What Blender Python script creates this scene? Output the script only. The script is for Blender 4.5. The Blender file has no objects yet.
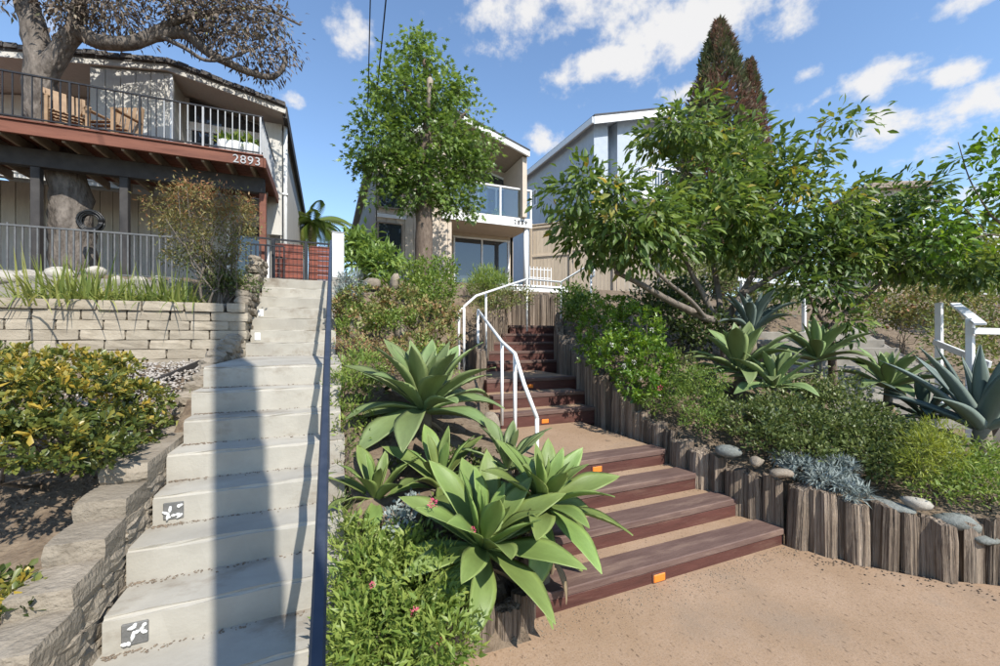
import bpy, bmesh, math, random
import numpy as np
from mathutils import Vector, Matrix

random.seed(7)
RNG = np.random.default_rng(7)
scene = bpy.context.scene
col = scene.collection
rad = math.radians

# ------------------------------------------------------------------ camera
EYE = 1.70
YAW = 22.8            # degrees to the right of the uphill (+Y) direction
FPX = 410.0           # focal length in pixels of a 1000 px wide picture
HOR = 336.0           # row of the horizon
cam = bpy.data.cameras.new('camera')
cam.sensor_width = 36.0
cam.lens = 36.0 * FPX / 1000.0
cam.shift_y = (HOR - 333.0) / 1000.0
cam.clip_start = 0.05
cam.clip_end = 6000.0
camo = bpy.data.objects.new('camera', cam)
camo.location = (0, 0, EYE)
camo.rotation_euler = (rad(90), 0, -rad(YAW))
col.objects.link(camo)
scene.camera = camo

# ------------------------------------------------------------------ sun and sky
SUN_EL = 45.0
SUN_AZ = 180.0 - 12.3          # compass-like, clockwise from +Y: where the sun stands
tosun = Vector((math.sin(rad(SUN_AZ)) * math.cos(rad(SUN_EL)),
                math.cos(rad(SUN_AZ)) * math.cos(rad(SUN_EL)), math.sin(rad(SUN_EL))))
sun = bpy.data.lights.new('sun', 'SUN')
sun.energy = 4.4
sun.angle = rad(0.45)
sun.color = (1.0, 0.955, 0.88)
suno = bpy.data.objects.new('sun', sun)
suno.rotation_euler = tosun.to_track_quat('Z', 'Y').to_euler()
suno.location = tosun * 60
col.objects.link(suno)

world = bpy.data.worlds.new('World')
scene.world = world
world.use_nodes = True
wn, wl = world.node_tree.nodes, world.node_tree.links
wn.clear()

def wnode(kind, **kw):
    n = wn.new(kind)
    for k, v in kw.items():
        setattr(n, k, v)
    return n

def wmath(op, a, b=None, clamp=False):
    n = wn.new('ShaderNodeMath'); n.operation = op; n.use_clamp = clamp
    for i, v in enumerate((a, b)):
        if v is None: continue
        if isinstance(v, (int, float)): n.inputs[i].default_value = v
        else: wl.new(v, n.inputs[i])
    return n.outputs[0]

out = wnode('ShaderNodeOutputWorld')
sky = wnode('ShaderNodeTexSky', sky_type='NISHITA')
sky.sun_disc = False
sky.sun_elevation = rad(SUN_EL)
sky.sun_rotation = rad(SUN_AZ)
sky.altitude = 60.0
sky.air_density = 1.15
sky.dust_density = 0.2
sky.ozone_density = 4.0
bg = wnode('ShaderNodeBackground'); bg.inputs['Strength'].default_value = 0.15
wl.new(sky.outputs[0], bg.inputs['Color'])
cloudbg = wnode('ShaderNodeBackground')
cloudbg.inputs['Color'].default_value = (1.0, 0.985, 0.97, 1)
cloudbg.inputs['Strength'].default_value = 0.62
tc = wnode('ShaderNodeTexCoord')
nrm = wnode('ShaderNodeVectorMath', operation='NORMALIZE')
wl.new(tc.outputs['Generated'], nrm.inputs[0])
DIR = nrm.outputs[0]

def pix_dir(px, py):
    xc = (px - 500.0) / FPX; zc = (HOR - py) / FPX
    c, s = math.cos(rad(YAW)), math.sin(rad(YAW))
    return Vector((xc * c + s, -xc * s + c, zc))

def wdot(v):
    n = wn.new('ShaderNodeVectorMath'); n.operation = 'DOT_PRODUCT'
    wl.new(DIR, n.inputs[0]); n.inputs[1].default_value = v
    return n.outputs['Value']

# cloud banks: direction and angular half sizes (radians), weight
BANKS = [(600, -6, .30, .085, 1.0), (700, 14, .22, .075, 1.05), (612, 60, .115, .034, 1.15),
         (770, 22, .09, .04, .8), (352, 32, .075, .055, .75), (296, 97, .035, .018, .9),
         (552, 138, .055, .032, 1.05), (880, 78, .05, .032, 1.05), (962, 74, .04, .022, .95),
         (804, 74, .03, .02, .9), (960, 4, .06, .022, .9), (885, 128, .075, .036, .95),
         (785, 105, .08, .035, .7), (690, 92, .05, .03, .8), (1010, 190, .12, .03, .6),
         (40, 20, .05, .03, .6), (1120, 60, .22, .06, .9), (-150, 60, .25, .06, .9)]
total = None
for (px, py, ru, rv, w) in BANKS:
    d = pix_dir(px, py).normalized()
    eu = Vector((d.y, -d.x, 0)).normalized(); ev = eu.cross(d).normalized()
    a = wmath('POWER', wmath('ABSOLUTE', wmath('DIVIDE', wdot(eu), ru)), 2.0)
    b = wmath('POWER', wmath('ABSOLUTE', wmath('DIVIDE', wdot(ev), rv)), 2.0)
    g = wmath('EXPONENT', wmath('MULTIPLY', wmath('ADD', a, b), -0.75))
    front = wmath('GREATER_THAN', wdot(d), 0.0)
    g = wmath('MULTIPLY', wmath('MULTIPLY', g, front), w)
    total = g if total is None else wmath('MAXIMUM', total, g)
# free-drifting clouds everywhere else in the sky (noise on a flat cloud layer)
sep = wnode('ShaderNodeSeparateXYZ'); wl.new(DIR, sep.inputs[0])
zc = wmath('ADD', wmath('MAXIMUM', sep.outputs['Z'], 0.0), 0.16)
comb = wnode('ShaderNodeCombineXYZ')
wl.new(wmath('DIVIDE', sep.outputs['X'], zc), comb.inputs[0])
wl.new(wmath('DIVIDE', sep.outputs['Y'], zc), comb.inputs[1])
n1 = wnode('ShaderNodeTexNoise'); n1.inputs['Scale'].default_value = 4.2; n1.inputs['Detail'].default_value = 9; n1.inputs['Roughness'].default_value = .62
n1.inputs['Distortion'].default_value = .25
wl.new(comb.outputs[0], n1.inputs['Vector'])
n2 = wnode('ShaderNodeTexNoise'); n2.inputs['Scale'].default_value = 15.0; n2.inputs['Detail'].default_value = 8; n2.inputs['Roughness'].default_value = .6
wl.new(DIR, n2.inputs['Vector'])
nm = wmath('ADD', wmath('MULTIPLY', n1.outputs[0], .45), wmath('MULTIPLY', n2.outputs[0], .55))
mask = wmath('ADD', wmath('MULTIPLY', total, 0.62), wmath('MULTIPLY', wmath('SUBTRACT', nm, 0.5), 1.9))
mr = wnode('ShaderNodeMapRange'); mr.interpolation_type = 'SMOOTHSTEP'
mr.inputs['From Min'].default_value = 0.30; mr.inputs['From Max'].default_value = 0.62
wl.new(mask, mr.inputs['Value'])
mixw = wnode('ShaderNodeMixShader')
wl.new(wmath('MULTIPLY', mr.outputs[0], 0.93), mixw.inputs[0])
wl.new(bg.outputs[0], mixw.inputs[1]); wl.new(cloudbg.outputs[0], mixw.inputs[2])
wl.new(mixw.outputs[0], out.inputs['Surface'])

vs = scene.view_settings
vs.view_transform = 'Standard'; vs.look = 'None'; vs.gamma = 1.0; vs.exposure = 0.6
vs.use_curve_mapping = False

# ------------------------------------------------------------------ picture -> place
CY, SY = math.cos(rad(YAW)), math.sin(rad(YAW))
def ray(px, py): return pix_dir(px, py)
def at_t(px, py, t):
    d = ray(px, py); return Vector((d.x * t, d.y * t, EYE + d.z * t))
def at_y(px, py, Y):
    d = ray(px, py); return at_t(px, py, Y / d.y)
def at_z(px, py, z):
    d = ray(px, py); return at_t(px, py, (z - EYE) / d.z)
def at_x(px, py, X):
    d = ray(px, py); return at_t(px, py, X / d.x)
# ------------------------------------------------------------------ materials
MATS = {}
def new_mat(name):
    m = bpy.data.materials.new(name); m.use_nodes = True
    nt = m.node_tree; nt.nodes.clear()
    return m, nt.nodes, nt.links

def rgba(c): return (c[0], c[1], c[2], 1.0)

def surf(name, c1, c2=None, scale=4.0, rough=.8, bump=.15, bscale=40.0, stretch=(1, 1, 1), rnd=.0,
         detail=6.0, contrast=(.3, .7), c3=None, c3scale=1.2, c3amt=.5, metallic=0.0, bdist=.01, spec=.35, coords='Object', rnd_offset=True):
    """two-tone procedural surface with grain, stains, relief and a per-object tone"""
    m, N, L = new_mat(name)
    o = N.new('ShaderNodeOutputMaterial'); p = N.new('ShaderNodeBsdfPrincipled')
    L.new(p.outputs[0], o.inputs[0])
    p.inputs['Roughness'].default_value = rough; p.inputs['Metallic'].default_value = metallic
    p.inputs['Specular IOR Level'].default_value = spec
    tcn = N.new('ShaderNodeTexCoord'); mp = N.new('ShaderNodeMapping'); mp.inputs['Scale'].default_value = stretch
    oi = N.new('ShaderNodeObjectInfo')
    src = tcn.outputs['Object']
    if coords == 'World':
        g = N.new('ShaderNodeNewGeometry'); src = g.outputs['Position']
    if rnd_offset and coords != 'World':
        va = N.new('ShaderNodeVectorMath'); va.operation = 'ADD'
        vm = N.new('ShaderNodeVectorMath'); vm.operation = 'SCALE'; vm.inputs['Scale'].default_value = 37.0
        cb = N.new('ShaderNodeCombineXYZ'); L.new(oi.outputs['Random'], cb.inputs[0]); L.new(oi.outputs['Random'], cb.inputs[1]); L.new(oi.outputs['Random'], cb.inputs[2])
        L.new(cb.outputs[0], vm.inputs[0]); L.new(src, va.inputs[0]); L.new(vm.outputs[0], va.inputs[1]); src = va.outputs[0]
    L.new(src, mp.inputs['Vector'])
    nz = N.new('ShaderNodeTexNoise'); nz.inputs['Scale'].default_value = scale; nz.inputs['Detail'].default_value = detail; nz.inputs['Roughness'].default_value = .62
    L.new(mp.outputs[0], nz.inputs['Vector'])
    mr_ = N.new('ShaderNodeMapRange'); mr_.inputs['From Min'].default_value = contrast[0]; mr_.inputs['From Max'].default_value = contrast[1]
    L.new(nz.outputs[0], mr_.inputs['Value'])
    mx = N.new('ShaderNodeMix'); mx.data_type = 'RGBA'
    mx.inputs['A'].default_value = rgba(c1); mx.inputs['B'].default_value = rgba(c2 or c1)
    L.new(mr_.outputs[0], mx.inputs['Factor'])
    colr = mx.outputs['Result']
    if c3:
        nz3 = N.new('ShaderNodeTexNoise'); nz3.inputs['Scale'].default_value = c3scale; nz3.inputs['Detail'].default_value = 8; nz3.inputs['Roughness'].default_value = .68
        L.new(mp.outputs[0], nz3.inputs['Vector'])
        mr3 = N.new('ShaderNodeMapRange'); mr3.inputs['From Min'].default_value = .52; mr3.inputs['From Max'].default_value = .72; mr3.inputs['To Max'].default_value = c3amt
        L.new(nz3.outputs[0], mr3.inputs['Value'])
        m3 = N.new('ShaderNodeMix'); m3.data_type = 'RGBA'; m3.inputs['B'].default_value = rgba(c3)
        L.new(mr3.outputs[0], m3.inputs['Factor']); L.new(colr, m3.inputs['A']); colr = m3.outputs['Result']
    if rnd > 0:
        hs = N.new('ShaderNodeHueSaturation')
        rr = N.new('ShaderNodeMapRange'); rr.inputs['To Min'].default_value = 1 - rnd; rr.inputs['To Max'].default_value = 1 + rnd
        L.new(oi.outputs['Random'], rr.inputs['Value']); L.new(rr.outputs[0], hs.inputs['Value']); L.new(colr, hs.inputs['Color']); colr = hs.outputs[0]
    L.new(colr, p.inputs['Base Color'])
    if bump > 0:
        nb = N.new('ShaderNodeTexNoise'); nb.inputs['Scale'].default_value = bscale; nb.inputs['Detail'].default_value = 5
        L.new(mp.outputs[0], nb.inputs['Vector'])
        b = N.new('ShaderNodeBump'); b.inputs['Strength'].default_value = bump; b.inputs['Distance'].default_value = bdist
        L.new(nb.outputs[0], b.inputs['Height']); L.new(b.outputs[0], p.inputs['Normal'])
    MATS[name] = m
    return m

def leafmat(name, stops, rough=.45, trans=.35, spec=.5, tsat=1.0, nscale=0.0):
    """foliage: per-leaf colour from the 'tone' attribute, light through the blade"""
    m, N, L = new_mat(name)
    o = N.new('ShaderNodeOutputMaterial'); p = N.new('ShaderNodeBsdfPrincipled')
    p.inputs['Roughness'].default_value = rough; p.inputs['Specular IOR Level'].default_value = spec
    at = N.new('ShaderNodeAttribute'); at.attribute_name = 'tone'
    cr = N.new('ShaderNodeValToRGB'); L.new(at.outputs['Fac'], cr.inputs[0])
    e = cr.color_ramp.elements
    while len(e) < len(stops): e.new(.5)
    for i, (pos, c) in enumerate(stops): e[i].position = pos; e[i].color = rgba(c)
    lc = cr.outputs[0]
    if nscale > 0:      # mottling on the blade and a tone of its own for every leaf
        tcn = N.new('ShaderNodeTexCoord'); oi = N.new('ShaderNodeObjectInfo')
        nz = N.new('ShaderNodeTexNoise'); nz.inputs['Scale'].default_value = nscale; nz.inputs['Detail'].default_value = 7; nz.inputs['Roughness'].default_value = .65
        mp = N.new('ShaderNodeMapping'); mp.inputs['Scale'].default_value = (.35, 1.4, 1); L.new(tcn.outputs['Object'], mp.inputs[0]); L.new(mp.outputs[0], nz.inputs['Vector'])
        m1 = N.new('ShaderNodeMapRange'); m1.inputs['From Min'].default_value = .3; m1.inputs['From Max'].default_value = .7; m1.inputs['To Min'].default_value = .80; m1.inputs['To Max'].default_value = 1.18
        L.new(nz.outputs[0], m1.inputs['Value'])
        m2 = N.new('ShaderNodeMapRange'); m2.inputs['To Min'].default_value = .80; m2.inputs['To Max'].default_value = 1.18; L.new(oi.outputs['Random'], m2.inputs['Value'])
        mm = N.new('ShaderNodeMath'); mm.operation = 'MULTIPLY'; L.new(m1.outputs[0], mm.inputs[0]); L.new(m2.outputs[0], mm.inputs[1])
        h2 = N.new('ShaderNodeHueSaturation'); L.new(mm.outputs[0], h2.inputs['Value']); L.new(lc, h2.inputs['Color']); lc = h2.outputs[0]
        m3 = N.new('ShaderNodeMapRange'); m3.inputs['To Min'].default_value = .485; m3.inputs['To Max'].default_value = .512; L.new(oi.outputs['Random'], m3.inputs['Value']); L.new(m3.outputs[0], h2.inputs['Hue'])
        bp_ = N.new('ShaderNodeBump'); bp_.inputs['Strength'].default_value = .25; bp_.inputs['Distance'].default_value = .02; L.new(nz.outputs[0], bp_.inputs['Height']); L.new(bp_.outputs[0], p.inputs['Normal'])
    L.new(lc, p.inputs['Base Color'])
    tr = N.new('ShaderNodeBsdfTranslucent')
    hs = N.new('ShaderNodeHueSaturation'); hs.inputs['Saturation'].default_value = 1.1 * tsat; hs.inputs['Value'].default_value = 1.5; hs.inputs['Hue'].default_value = .49
    L.new(lc, hs.inputs['Color']); L.new(hs.outputs[0], tr.inputs['Color'])
    mx = N.new('ShaderNodeMixShader'); mx.inputs[0].default_value = trans
    L.new(p.outputs[0], mx.inputs[1]); L.new(tr.outputs[0], mx.inputs[2]); L.new(mx.outputs[0], o.inputs[0])
    MATS[name] = m
    return m

# ------------------------------------------------------------------ objects
WLOC = {}
def wloc(o): return WLOC.get(o, Vector((0, 0, 0))) if o is not None else Vector((0, 0, 0))

def place(o, parent, wpos):
    col.objects.link(o)
    if parent is not None: o.parent = parent
    o.location = Vector(wpos) - wloc(parent)
    WLOC[o] = Vector(wpos)
    return o

def tag(o, label=None, cat=None, group=None, kind=None):
    if label: o['label'] = label
    if cat: o['category'] = cat
    if group: o['group'] = group
    if kind: o['kind'] = kind
    return o

def thing(name, loc, label, cat, group=None):
    o = bpy.data.objects.new(name, None); o.empty_display_size = .1
    place(o, None, loc)
    return tag(o, label, cat, group)

def mesh_obj(name, V, F, mat, parent=None, smooth=False, origin=None, tone=None):
    V = np.asarray(V, dtype=np.float64)
    if origin is None: origin = V.mean(axis=0) if len(V) else np.zeros(3)
    origin = np.asarray(origin, dtype=np.float64)
    me = bpy.data.meshes.new(name)
    if isinstance(F, np.ndarray):
        k = F.shape[1]; n = len(F)
        me.vertices.add(len(V)); me.vertices.foreach_set('co', (V - origin).astype(np.float32).ravel())
        me.loops.add(n * k); me.loops.foreach_set('vertex_index', F.astype(np.int32).ravel())
        me.polygons.add(n)
        me.polygons.foreach_set('loop_start', np.arange(0, n * k, k, dtype=np.int32))
        me.polygons.foreach_set('loop_total', np.full(n, k, dtype=np.int32))
        me.update(calc_edges=True)
    else:
        me.from_pydata([tuple(v) for v in (V - origin)], [], F); me.update()
    if smooth: me.polygons.foreach_set('use_smooth', np.ones(len(me.polygons), dtype=bool))
    if tone is not None:
        a = me.attributes.new('tone', 'FLOAT', 'POINT'); a.data.foreach_set('value', np.asarray(tone, dtype=np.float32))
    if mat: me.materials.append(MATS[mat] if isinstance(mat, str) else mat)
    o = bpy.data.objects.new(name, me)
    return place(o, parent, origin)

BOXC = {}
def box_mesh(dx, dy, dz, mat, bevel):
    key = (round(dx, 4), round(dy, 4), round(dz, 4), mat, bevel)
    if key in BOXC: return BOXC[key]
    bm = bmesh.new(); bmesh.ops.create_cube(bm, size=1.0)
    for v in bm.verts: v.co.x *= dx; v.co.y *= dy; v.co.z *= dz
    if bevel: bmesh.ops.bevel(bm, geom=bm.edges[:], offset=min(bevel, .45 * min(dx, dy, dz)), segments=1, affect='EDGES')
    me = bpy.data.meshes.new('box'); bm.to_mesh(me); bm.free()
    me.materials.append(MATS[mat]); BOXC[key] = me
    return me

def box(name, parent, mat, x0, x1, y0, y1, z0, z1, bevel=.004, rot=None):
    me = box_mesh(abs(x1 - x0), abs(y1 - y0), abs(z1 - z0), mat, bevel)
    o = bpy.data.objects.new(name, me)
    place(o, parent, ((x0 + x1) / 2, (y0 + y1) / 2, (z0 + z1) / 2))
    if rot: o.rotation_euler = rot
    return o

def bar(name, parent, mat, p, q, w, h, bevel=.003, roll=0):
    """square bar from p to q: w sideways, h upright"""
    p, q = Vector(p), Vector(q); d = q - p; L_ = d.length
    me = box_mesh(w, L_, h, mat, bevel)
    o = bpy.data.objects.new(name, me)
    place(o, parent, (p + q) / 2)
    yaw = math.atan2(-d.x, d.y); pitch = math.atan2(d.z, math.hypot(d.x, d.y))
    o.rotation_euler = (Matrix.Rotation(yaw, 3, 'Z') @ Matrix.Rotation(pitch, 3, 'X') @ Matrix.Rotation(roll, 3, 'Y')).to_euler()
    return o

def tube_geo(pts, radii, sides=8, cap=True, noise=0.0, rng=RNG):
    P = np.array([list(p) for p in pts], dtype=float); n = len(P)
    R = np.full(n, radii) if np.isscalar(radii) else np.asarray(radii, dtype=float)
    T = np.gradient(P, axis=0) if n > 1 else np.array([[0, 0, 1.]])
    T /= np.linalg.norm(T, axis=1)[:, None] + 1e-9
    ref = np.array([0, 0, 1.]) if abs(T[0][2]) < .9 else np.array([1., 0, 0])
    V, F = [], []
    s = np.cross(T[0], ref); s /= np.linalg.norm(s)
    for i in range(n):
        s = s - T[i] * np.dot(s, T[i]); s /= np.linalg.norm(s) + 1e-9
        u = np.cross(T[i], s)
        for k in range(sides):
            a = 2 * math.pi * k / sides
            rr = R[i] * (1 + (noise * (rng.random() - .5) if noise else 0))
            V.append(P[i] + rr * (math.cos(a) * s + math.sin(a) * u))
    for i in range(n - 1):
        for k in range(sides):
            k2 = (k + 1) % sides
            F.append((i * sides + k, i * sides + k2, (i + 1) * sides + k2, (i + 1) * sides + k))
    if cap:
        F.append(tuple(range(sides - 1, -1, -1))); F.append(tuple((n - 1) * sides + k for k in range(sides)))
    return V, F

def tube(name, parent, mat, pts, radii, sides=8, smooth=True, noise=0.0):
    V, F = tube_geo(pts, radii, sides, True, noise)
    return mesh_obj(name, V, F, mat, parent, smooth)

def joined(name, geos, mat, parent, smooth=True, origin=None):
    V, F = [], []
    for v, f in geos:
        b = len(V); V.extend(v); F.extend([tuple(i + b for i in q) for q in f])
    return mesh_obj(name, V, F, mat, parent, smooth, origin)

def prism(name, parent, mat, poly, axis, a0, a1):
    """polygon (list of 2-D points) extruded along 'x', 'y' or 'z' from a0 to a1"""
    n = len(poly); V = []
    for a in (a0, a1):
        for (u, v) in poly:
            V.append((a, u, v) if axis == 'x' else (u, a, v) if axis == 'y' else (u, v, a))
    F = [tuple(range(n - 1, -1, -1)), tuple(range(n, 2 * n))] + [(i, (i + 1) % n, n + (i + 1) % n, n + i) for i in range(n)]
    o = mesh_obj(name, V, F, mat, parent)
    bm = bmesh.new(); bm.from_mesh(o.data); bmesh.ops.recalc_face_normals(bm, faces=bm.faces[:]); bm.to_mesh(o.data); bm.free()
    return o

def rough_box_mesh(name, dx, dy, dz, mat, amp, cuts=2, seed=0, roundness=.12, front_only=False):
    r = random.Random(seed)
    bm = bmesh.new(); bmesh.ops.create_cube(bm, size=1.0)
    bmesh.ops.subdivide_edges(bm, edges=bm.edges[:], cuts=cuts, use_grid_fill=True)
    for v in bm.verts:
        c = v.co * 2
        ext = sum(1 for a in c if abs(a) > .98)
        k = 1.0 - roundness * (max(0, ext - 1)) * .5
        j = Vector((r.uniform(-1, 1), r.uniform(-1, 1), r.uniform(-1, 1))) * amp
        v.co = Vector((v.co.x * dx * k, v.co.y * dy * k, v.co.z * dz * k)) + j
    me = bpy.data.meshes.new(name); bm.to_mesh(me); bm.free()
    if cuts == 3: me.polygons.foreach_set('use_smooth', np.ones(len(me.polygons), dtype=bool))
    me.materials.append(MATS[mat])
    return me

def rock_mesh(seed, mat, sub=2, squash=(1, .8, .6), amp=.28):
    r = random.Random(seed)
    bm = bmesh.new(); bmesh.ops.create_icosphere(bm, subdivisions=sub, radius=1.0)
    dirs = [(Vector((r.gauss(0, 1), r.gauss(0, 1), r.gauss(0, 1))).normalized(), r.uniform(.55, .95)) for _ in range(9)]
    for v in bm.verts:
        k = 1.0
        for d, off in dirs:
            q = v.co.normalized().dot(d)
            if q > off * .9: k = min(k, off / max(q, .2) * (1.0))
        v.co = v.co.normalized() * k * (1 + r.uniform(-.5, .5) * amp * .25)
        v.co = Vector((v.co.x * squash[0], v.co.y * squash[1], v.co.z * squash[2]))
    me = bpy.data.meshes.new('rock'); bm.to_mesh(me); bm.free()
    me.polygons.foreach_set('use_smooth', np.ones(len(me.polygons), dtype=bool))
    me.materials.append(MATS[mat])
    return me

def inst(name, me, parent, pos, rot=(0, 0, 0), scale=(1, 1, 1)):
    o = bpy.data.objects.new(name, me); place(o, parent, pos)
    o.rotation_euler = rot; o.scale = scale if not isinstance(scale, (int, float)) else (scale,) * 3
    return o

# ------------------------------------------------------------------ leaves
TEMPL = {
    # across, along, up
    'lance': (np.array([[0, 0, 0], [-.155, .42, .05], [0, .45, 0], [.155, .42, .05], [0, 1, -.18]]), np.array([[0, 2, 1], [0, 3, 2], [1, 2, 4], [2, 3, 4]])),
    'narrow': (np.array([[0, 0, 0], [-.07, .4, .03], [0, .45, 0], [.07, .4, .03], [0, 1, -.12]]), np.array([[0, 2, 1], [0, 3, 2], [1, 2, 4], [2, 3, 4]])),
    'peach': (np.array([[0, 0, 0], [-.115, .38, .05], [0, .42, 0], [.115, .38, .05], [-.07, .75, -.06], [.07, .75, -.06], [0, 1, -.34]]), np.array([[0, 2, 1], [0, 3, 2], [1, 2, 4], [2, 3, 5], [4, 2, 6], [2, 5, 6]])),
    'broad': (np.array([[0, 0, 0], [-.19, .38, .05], [0, .42, 0], [.19, .38, .05], [-.13, .72, -.02], [.13, .72, -.02], [0, 1, -.2]]), np.array([[0, 2, 1], [0, 3, 2], [1, 2, 4], [2, 3, 5], [4, 2, 6], [2, 5, 6]])),
    'oval': (np.array([[0, 0, 0], [-.24, .45, .06], [0, .5, 0], [.24, .45, .06], [-.15, .8, .02], [.15, .8, .02], [0, 1, -.08]]),
             np.array([[0, 2, 1], [0, 3, 2], [1, 2, 4], [2, 3, 5], [4, 2, 6], [2, 5, 6]])),
    'spoon': (np.array([[0, 0, 0], [-.10, .35, .03], [.10, .35, .03], [-.2, .75, .06], [.2, .75, .06], [0, .7, .0], [0, 1, -.03]]),
              np.array([[0, 5, 1], [0, 2, 5], [1, 5, 3], [2, 4, 5], [3, 5, 6], [5, 4, 6]])),
    'star': (np.array([[0, 0, 0], [-.42, .32, -.06], [-.13, .36, .03], [-.3, .8, -.06], [0, .5, .04], [0, 1.0, -.1], [.3, .8, -.06], [.13, .36, .03], [.42, .32, -.06]]),
             np.array([[0, 2, 1], [0, 4, 2], [2, 4, 3], [0, 7, 4], [4, 7, 6], [0, 8, 7], [2, 4, 5], [4, 7, 5]])),
}

def unit(a): return a / (np.linalg.norm(a, axis=-1, keepdims=True) + 1e-9)

def leaves_geo(C, D, S, templ, tone, rng, up=1.0):
    tv, tf = TEMPL[templ]
    n = len(C); D = unit(D)
    U = np.tile(np.array([0, 0, 1.0]), (n, 1)) * up + rng.normal(0, .55, (n, 3))
    s = unit(np.cross(D, U)); nn = np.cross(s, D)
    V = C[:, None, :] + S[:, None, None] * (tv[None, :, 0:1] * s[:, None, :] + tv[None, :, 1:2] * D[:, None, :] + tv[None, :, 2:3] * nn[:, None, :])
    F = tf[None] + (np.arange(n) * len(tv))[:, None, None]
    return V.reshape(-1, 3), F.reshape(-1, 3), np.repeat(tone, len(tv))

def foliage(name, parent, mat, C, D, S, templ, tone, rng, up=1.0, stuff=True):
    V, F, T = leaves_geo(C, D, S, templ, tone, rng, up)
    o = mesh_obj(name, V, F, mat, parent, False, None, T)
    if stuff: o['kind'] = 'stuff'
    return o

def ell_pts(rng, n, c, r, shell=.55):
    d = unit(rng.normal(0, 1, (n, 3)))
    k = (shell ** 3 + (1 - shell ** 3) * rng.random(n)) ** (1 / 3)
    return np.array(c) + d * k[:, None] * np.array(r), d

def lumpy(rng, blobs, n, shell=.6, zmin=None, keep_out=True):
    """points spread near the outside of a union of ellipsoids"""
    w = np.array([b[3] * b[4] * b[5] for b in blobs]) ** .67; w /= w.sum()
    P, D = [], []
    for b, k in zip(blobs, rng.multinomial(n, w)):
        p, d = ell_pts(rng, k, b[:3], b[3:6], shell)
        P.append(p); D.append(d)
    P = np.vstack(P); D = np.vstack(D)
    if keep_out:
        keep = np.ones(len(P), bool)
        for b in blobs:
            q = ((P - np.array(b[:3])) / np.array(b[3:6])); keep &= (np.linalg.norm(q, axis=1) > shell * .82)
        if keep.sum() > n * .3: P, D = P[keep], D[keep]
    if zmin is not None:
        k = P[:, 2] > zmin; P, D = P[k], D[k]
    return P, D

def wiggle(p, q, n, amp, rng):
    p, q = np.array(p, float), np.array(q, float)
    t = np.linspace(0, 1, n)[:, None]; L_ = np.linalg.norm(q - p)
    pts = p + (q - p) * t
    pts[1:-1] += rng.normal(0, amp * L_, (n - 2, 3))
    return pts

def catmull(pts, sub=4):
    P = [np.array(p, float) for p in pts]; P = [2 * P[0] - P[1]] + P + [2 * P[-1] - P[-2]]
    o_ = []
    for i in range(1, len(P) - 2):
        for k in range(sub):
            t = k / sub; a, b, c, d = P[i - 1], P[i], P[i + 1], P[i + 2]
            o_.append(.5 * ((2 * b) + (c - a) * t + (2 * a - 5 * b + 4 * c - d) * t * t + (3 * b - a - 3 * c + d) * t ** 3))
    o_.append(P[-2])
    return np.array(o_)

def tree(name, label, base, stems, blobs, nclump, nleaf, leaf, size, mat, bark, seed, spread=.28, droop=.4, shell=.5,
         twig=.006, tone_mu=.5, tone_sd=.2, group=None, cat='tree', outw=.6, limb_k=.016, top_tone=0.0, maxlink=9):
    """stems: list of (points, r0, r1); crown of leaf clumps carried by branches that grow from the stems"""
    rng = np.random.default_rng(seed)
    t = thing(name, base, label, cat, group)
    nodes, nrad = [], []
    for si, (pts, r0, r1) in enumerate(stems):
        c = catmull(pts, 5); R = np.linspace(r0, r1, len(c))
        V, F = tube_geo(c, R, 10 if r0 > .08 else 7, True, .10 if r0 < .3 else .22, rng)
        mesh_obj('trunk' if si == 0 else 'limb', V, F, bark, t, True)
        nodes += list(c[len(c) // 4:]); nrad += list(R[len(c) // 4:])
    A, D = lumpy(rng, blobs, nclump, shell)
    nodes = np.array(nodes); nrad = np.array(nrad)
    d0 = np.min(np.linalg.norm(A[:, None] - nodes[None], axis=2), axis=1)
    geos = []
    for i in np.argsort(d0):
        a = A[i]
        dv = np.linalg.norm(nodes - a, axis=1)
        dv = dv + .25 * np.maximum(0, nodes[:, 2] - a[2])
        j = int(np.argmin(dv)); L_ = np.linalg.norm(nodes[j] - a)
        if L_ < .05: continue
        n = 5 if L_ > .35 else 3
        pts = wiggle(nodes[j], a, n, .06, rng)
        r0 = min(nrad[j] * .75, twig + limb_k * L_)
        R = np.linspace(r0, twig * .55, n)
        geos.append(tube_geo(pts, R, 5, False))
        nodes = np.vstack([nodes, pts[1:]]); nrad = np.concatenate([nrad, R[1:]])
    joined('branches', geos, bark, t)['kind'] = 'stuff'
    n = len(A); k = nleaf
    C = np.repeat(A, k, axis=0) + rng.normal(0, spread, (n * k, 3)) * np.array([1, 1, .8])
    cen = np.mean([b[:3] for b in blobs], axis=0)
    O = unit(C - np.repeat(A, k, axis=0)) + outw * np.repeat(D, k, axis=0)
    O[:, 2] -= droop; O += rng.normal(0, .3, O.shape)
    S = size * rng.uniform(.6, 1.2, n * k)
    ct = np.repeat(rng.normal(tone_mu, tone_sd * .6, n), k) + rng.normal(0, tone_sd * .7, n * k)
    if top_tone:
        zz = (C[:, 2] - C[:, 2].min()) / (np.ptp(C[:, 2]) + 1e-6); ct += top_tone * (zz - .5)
    foliage('crown', t, mat, C, O, S, leaf, np.clip(ct, 0.0, 1.0), rng)
    return t

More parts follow.
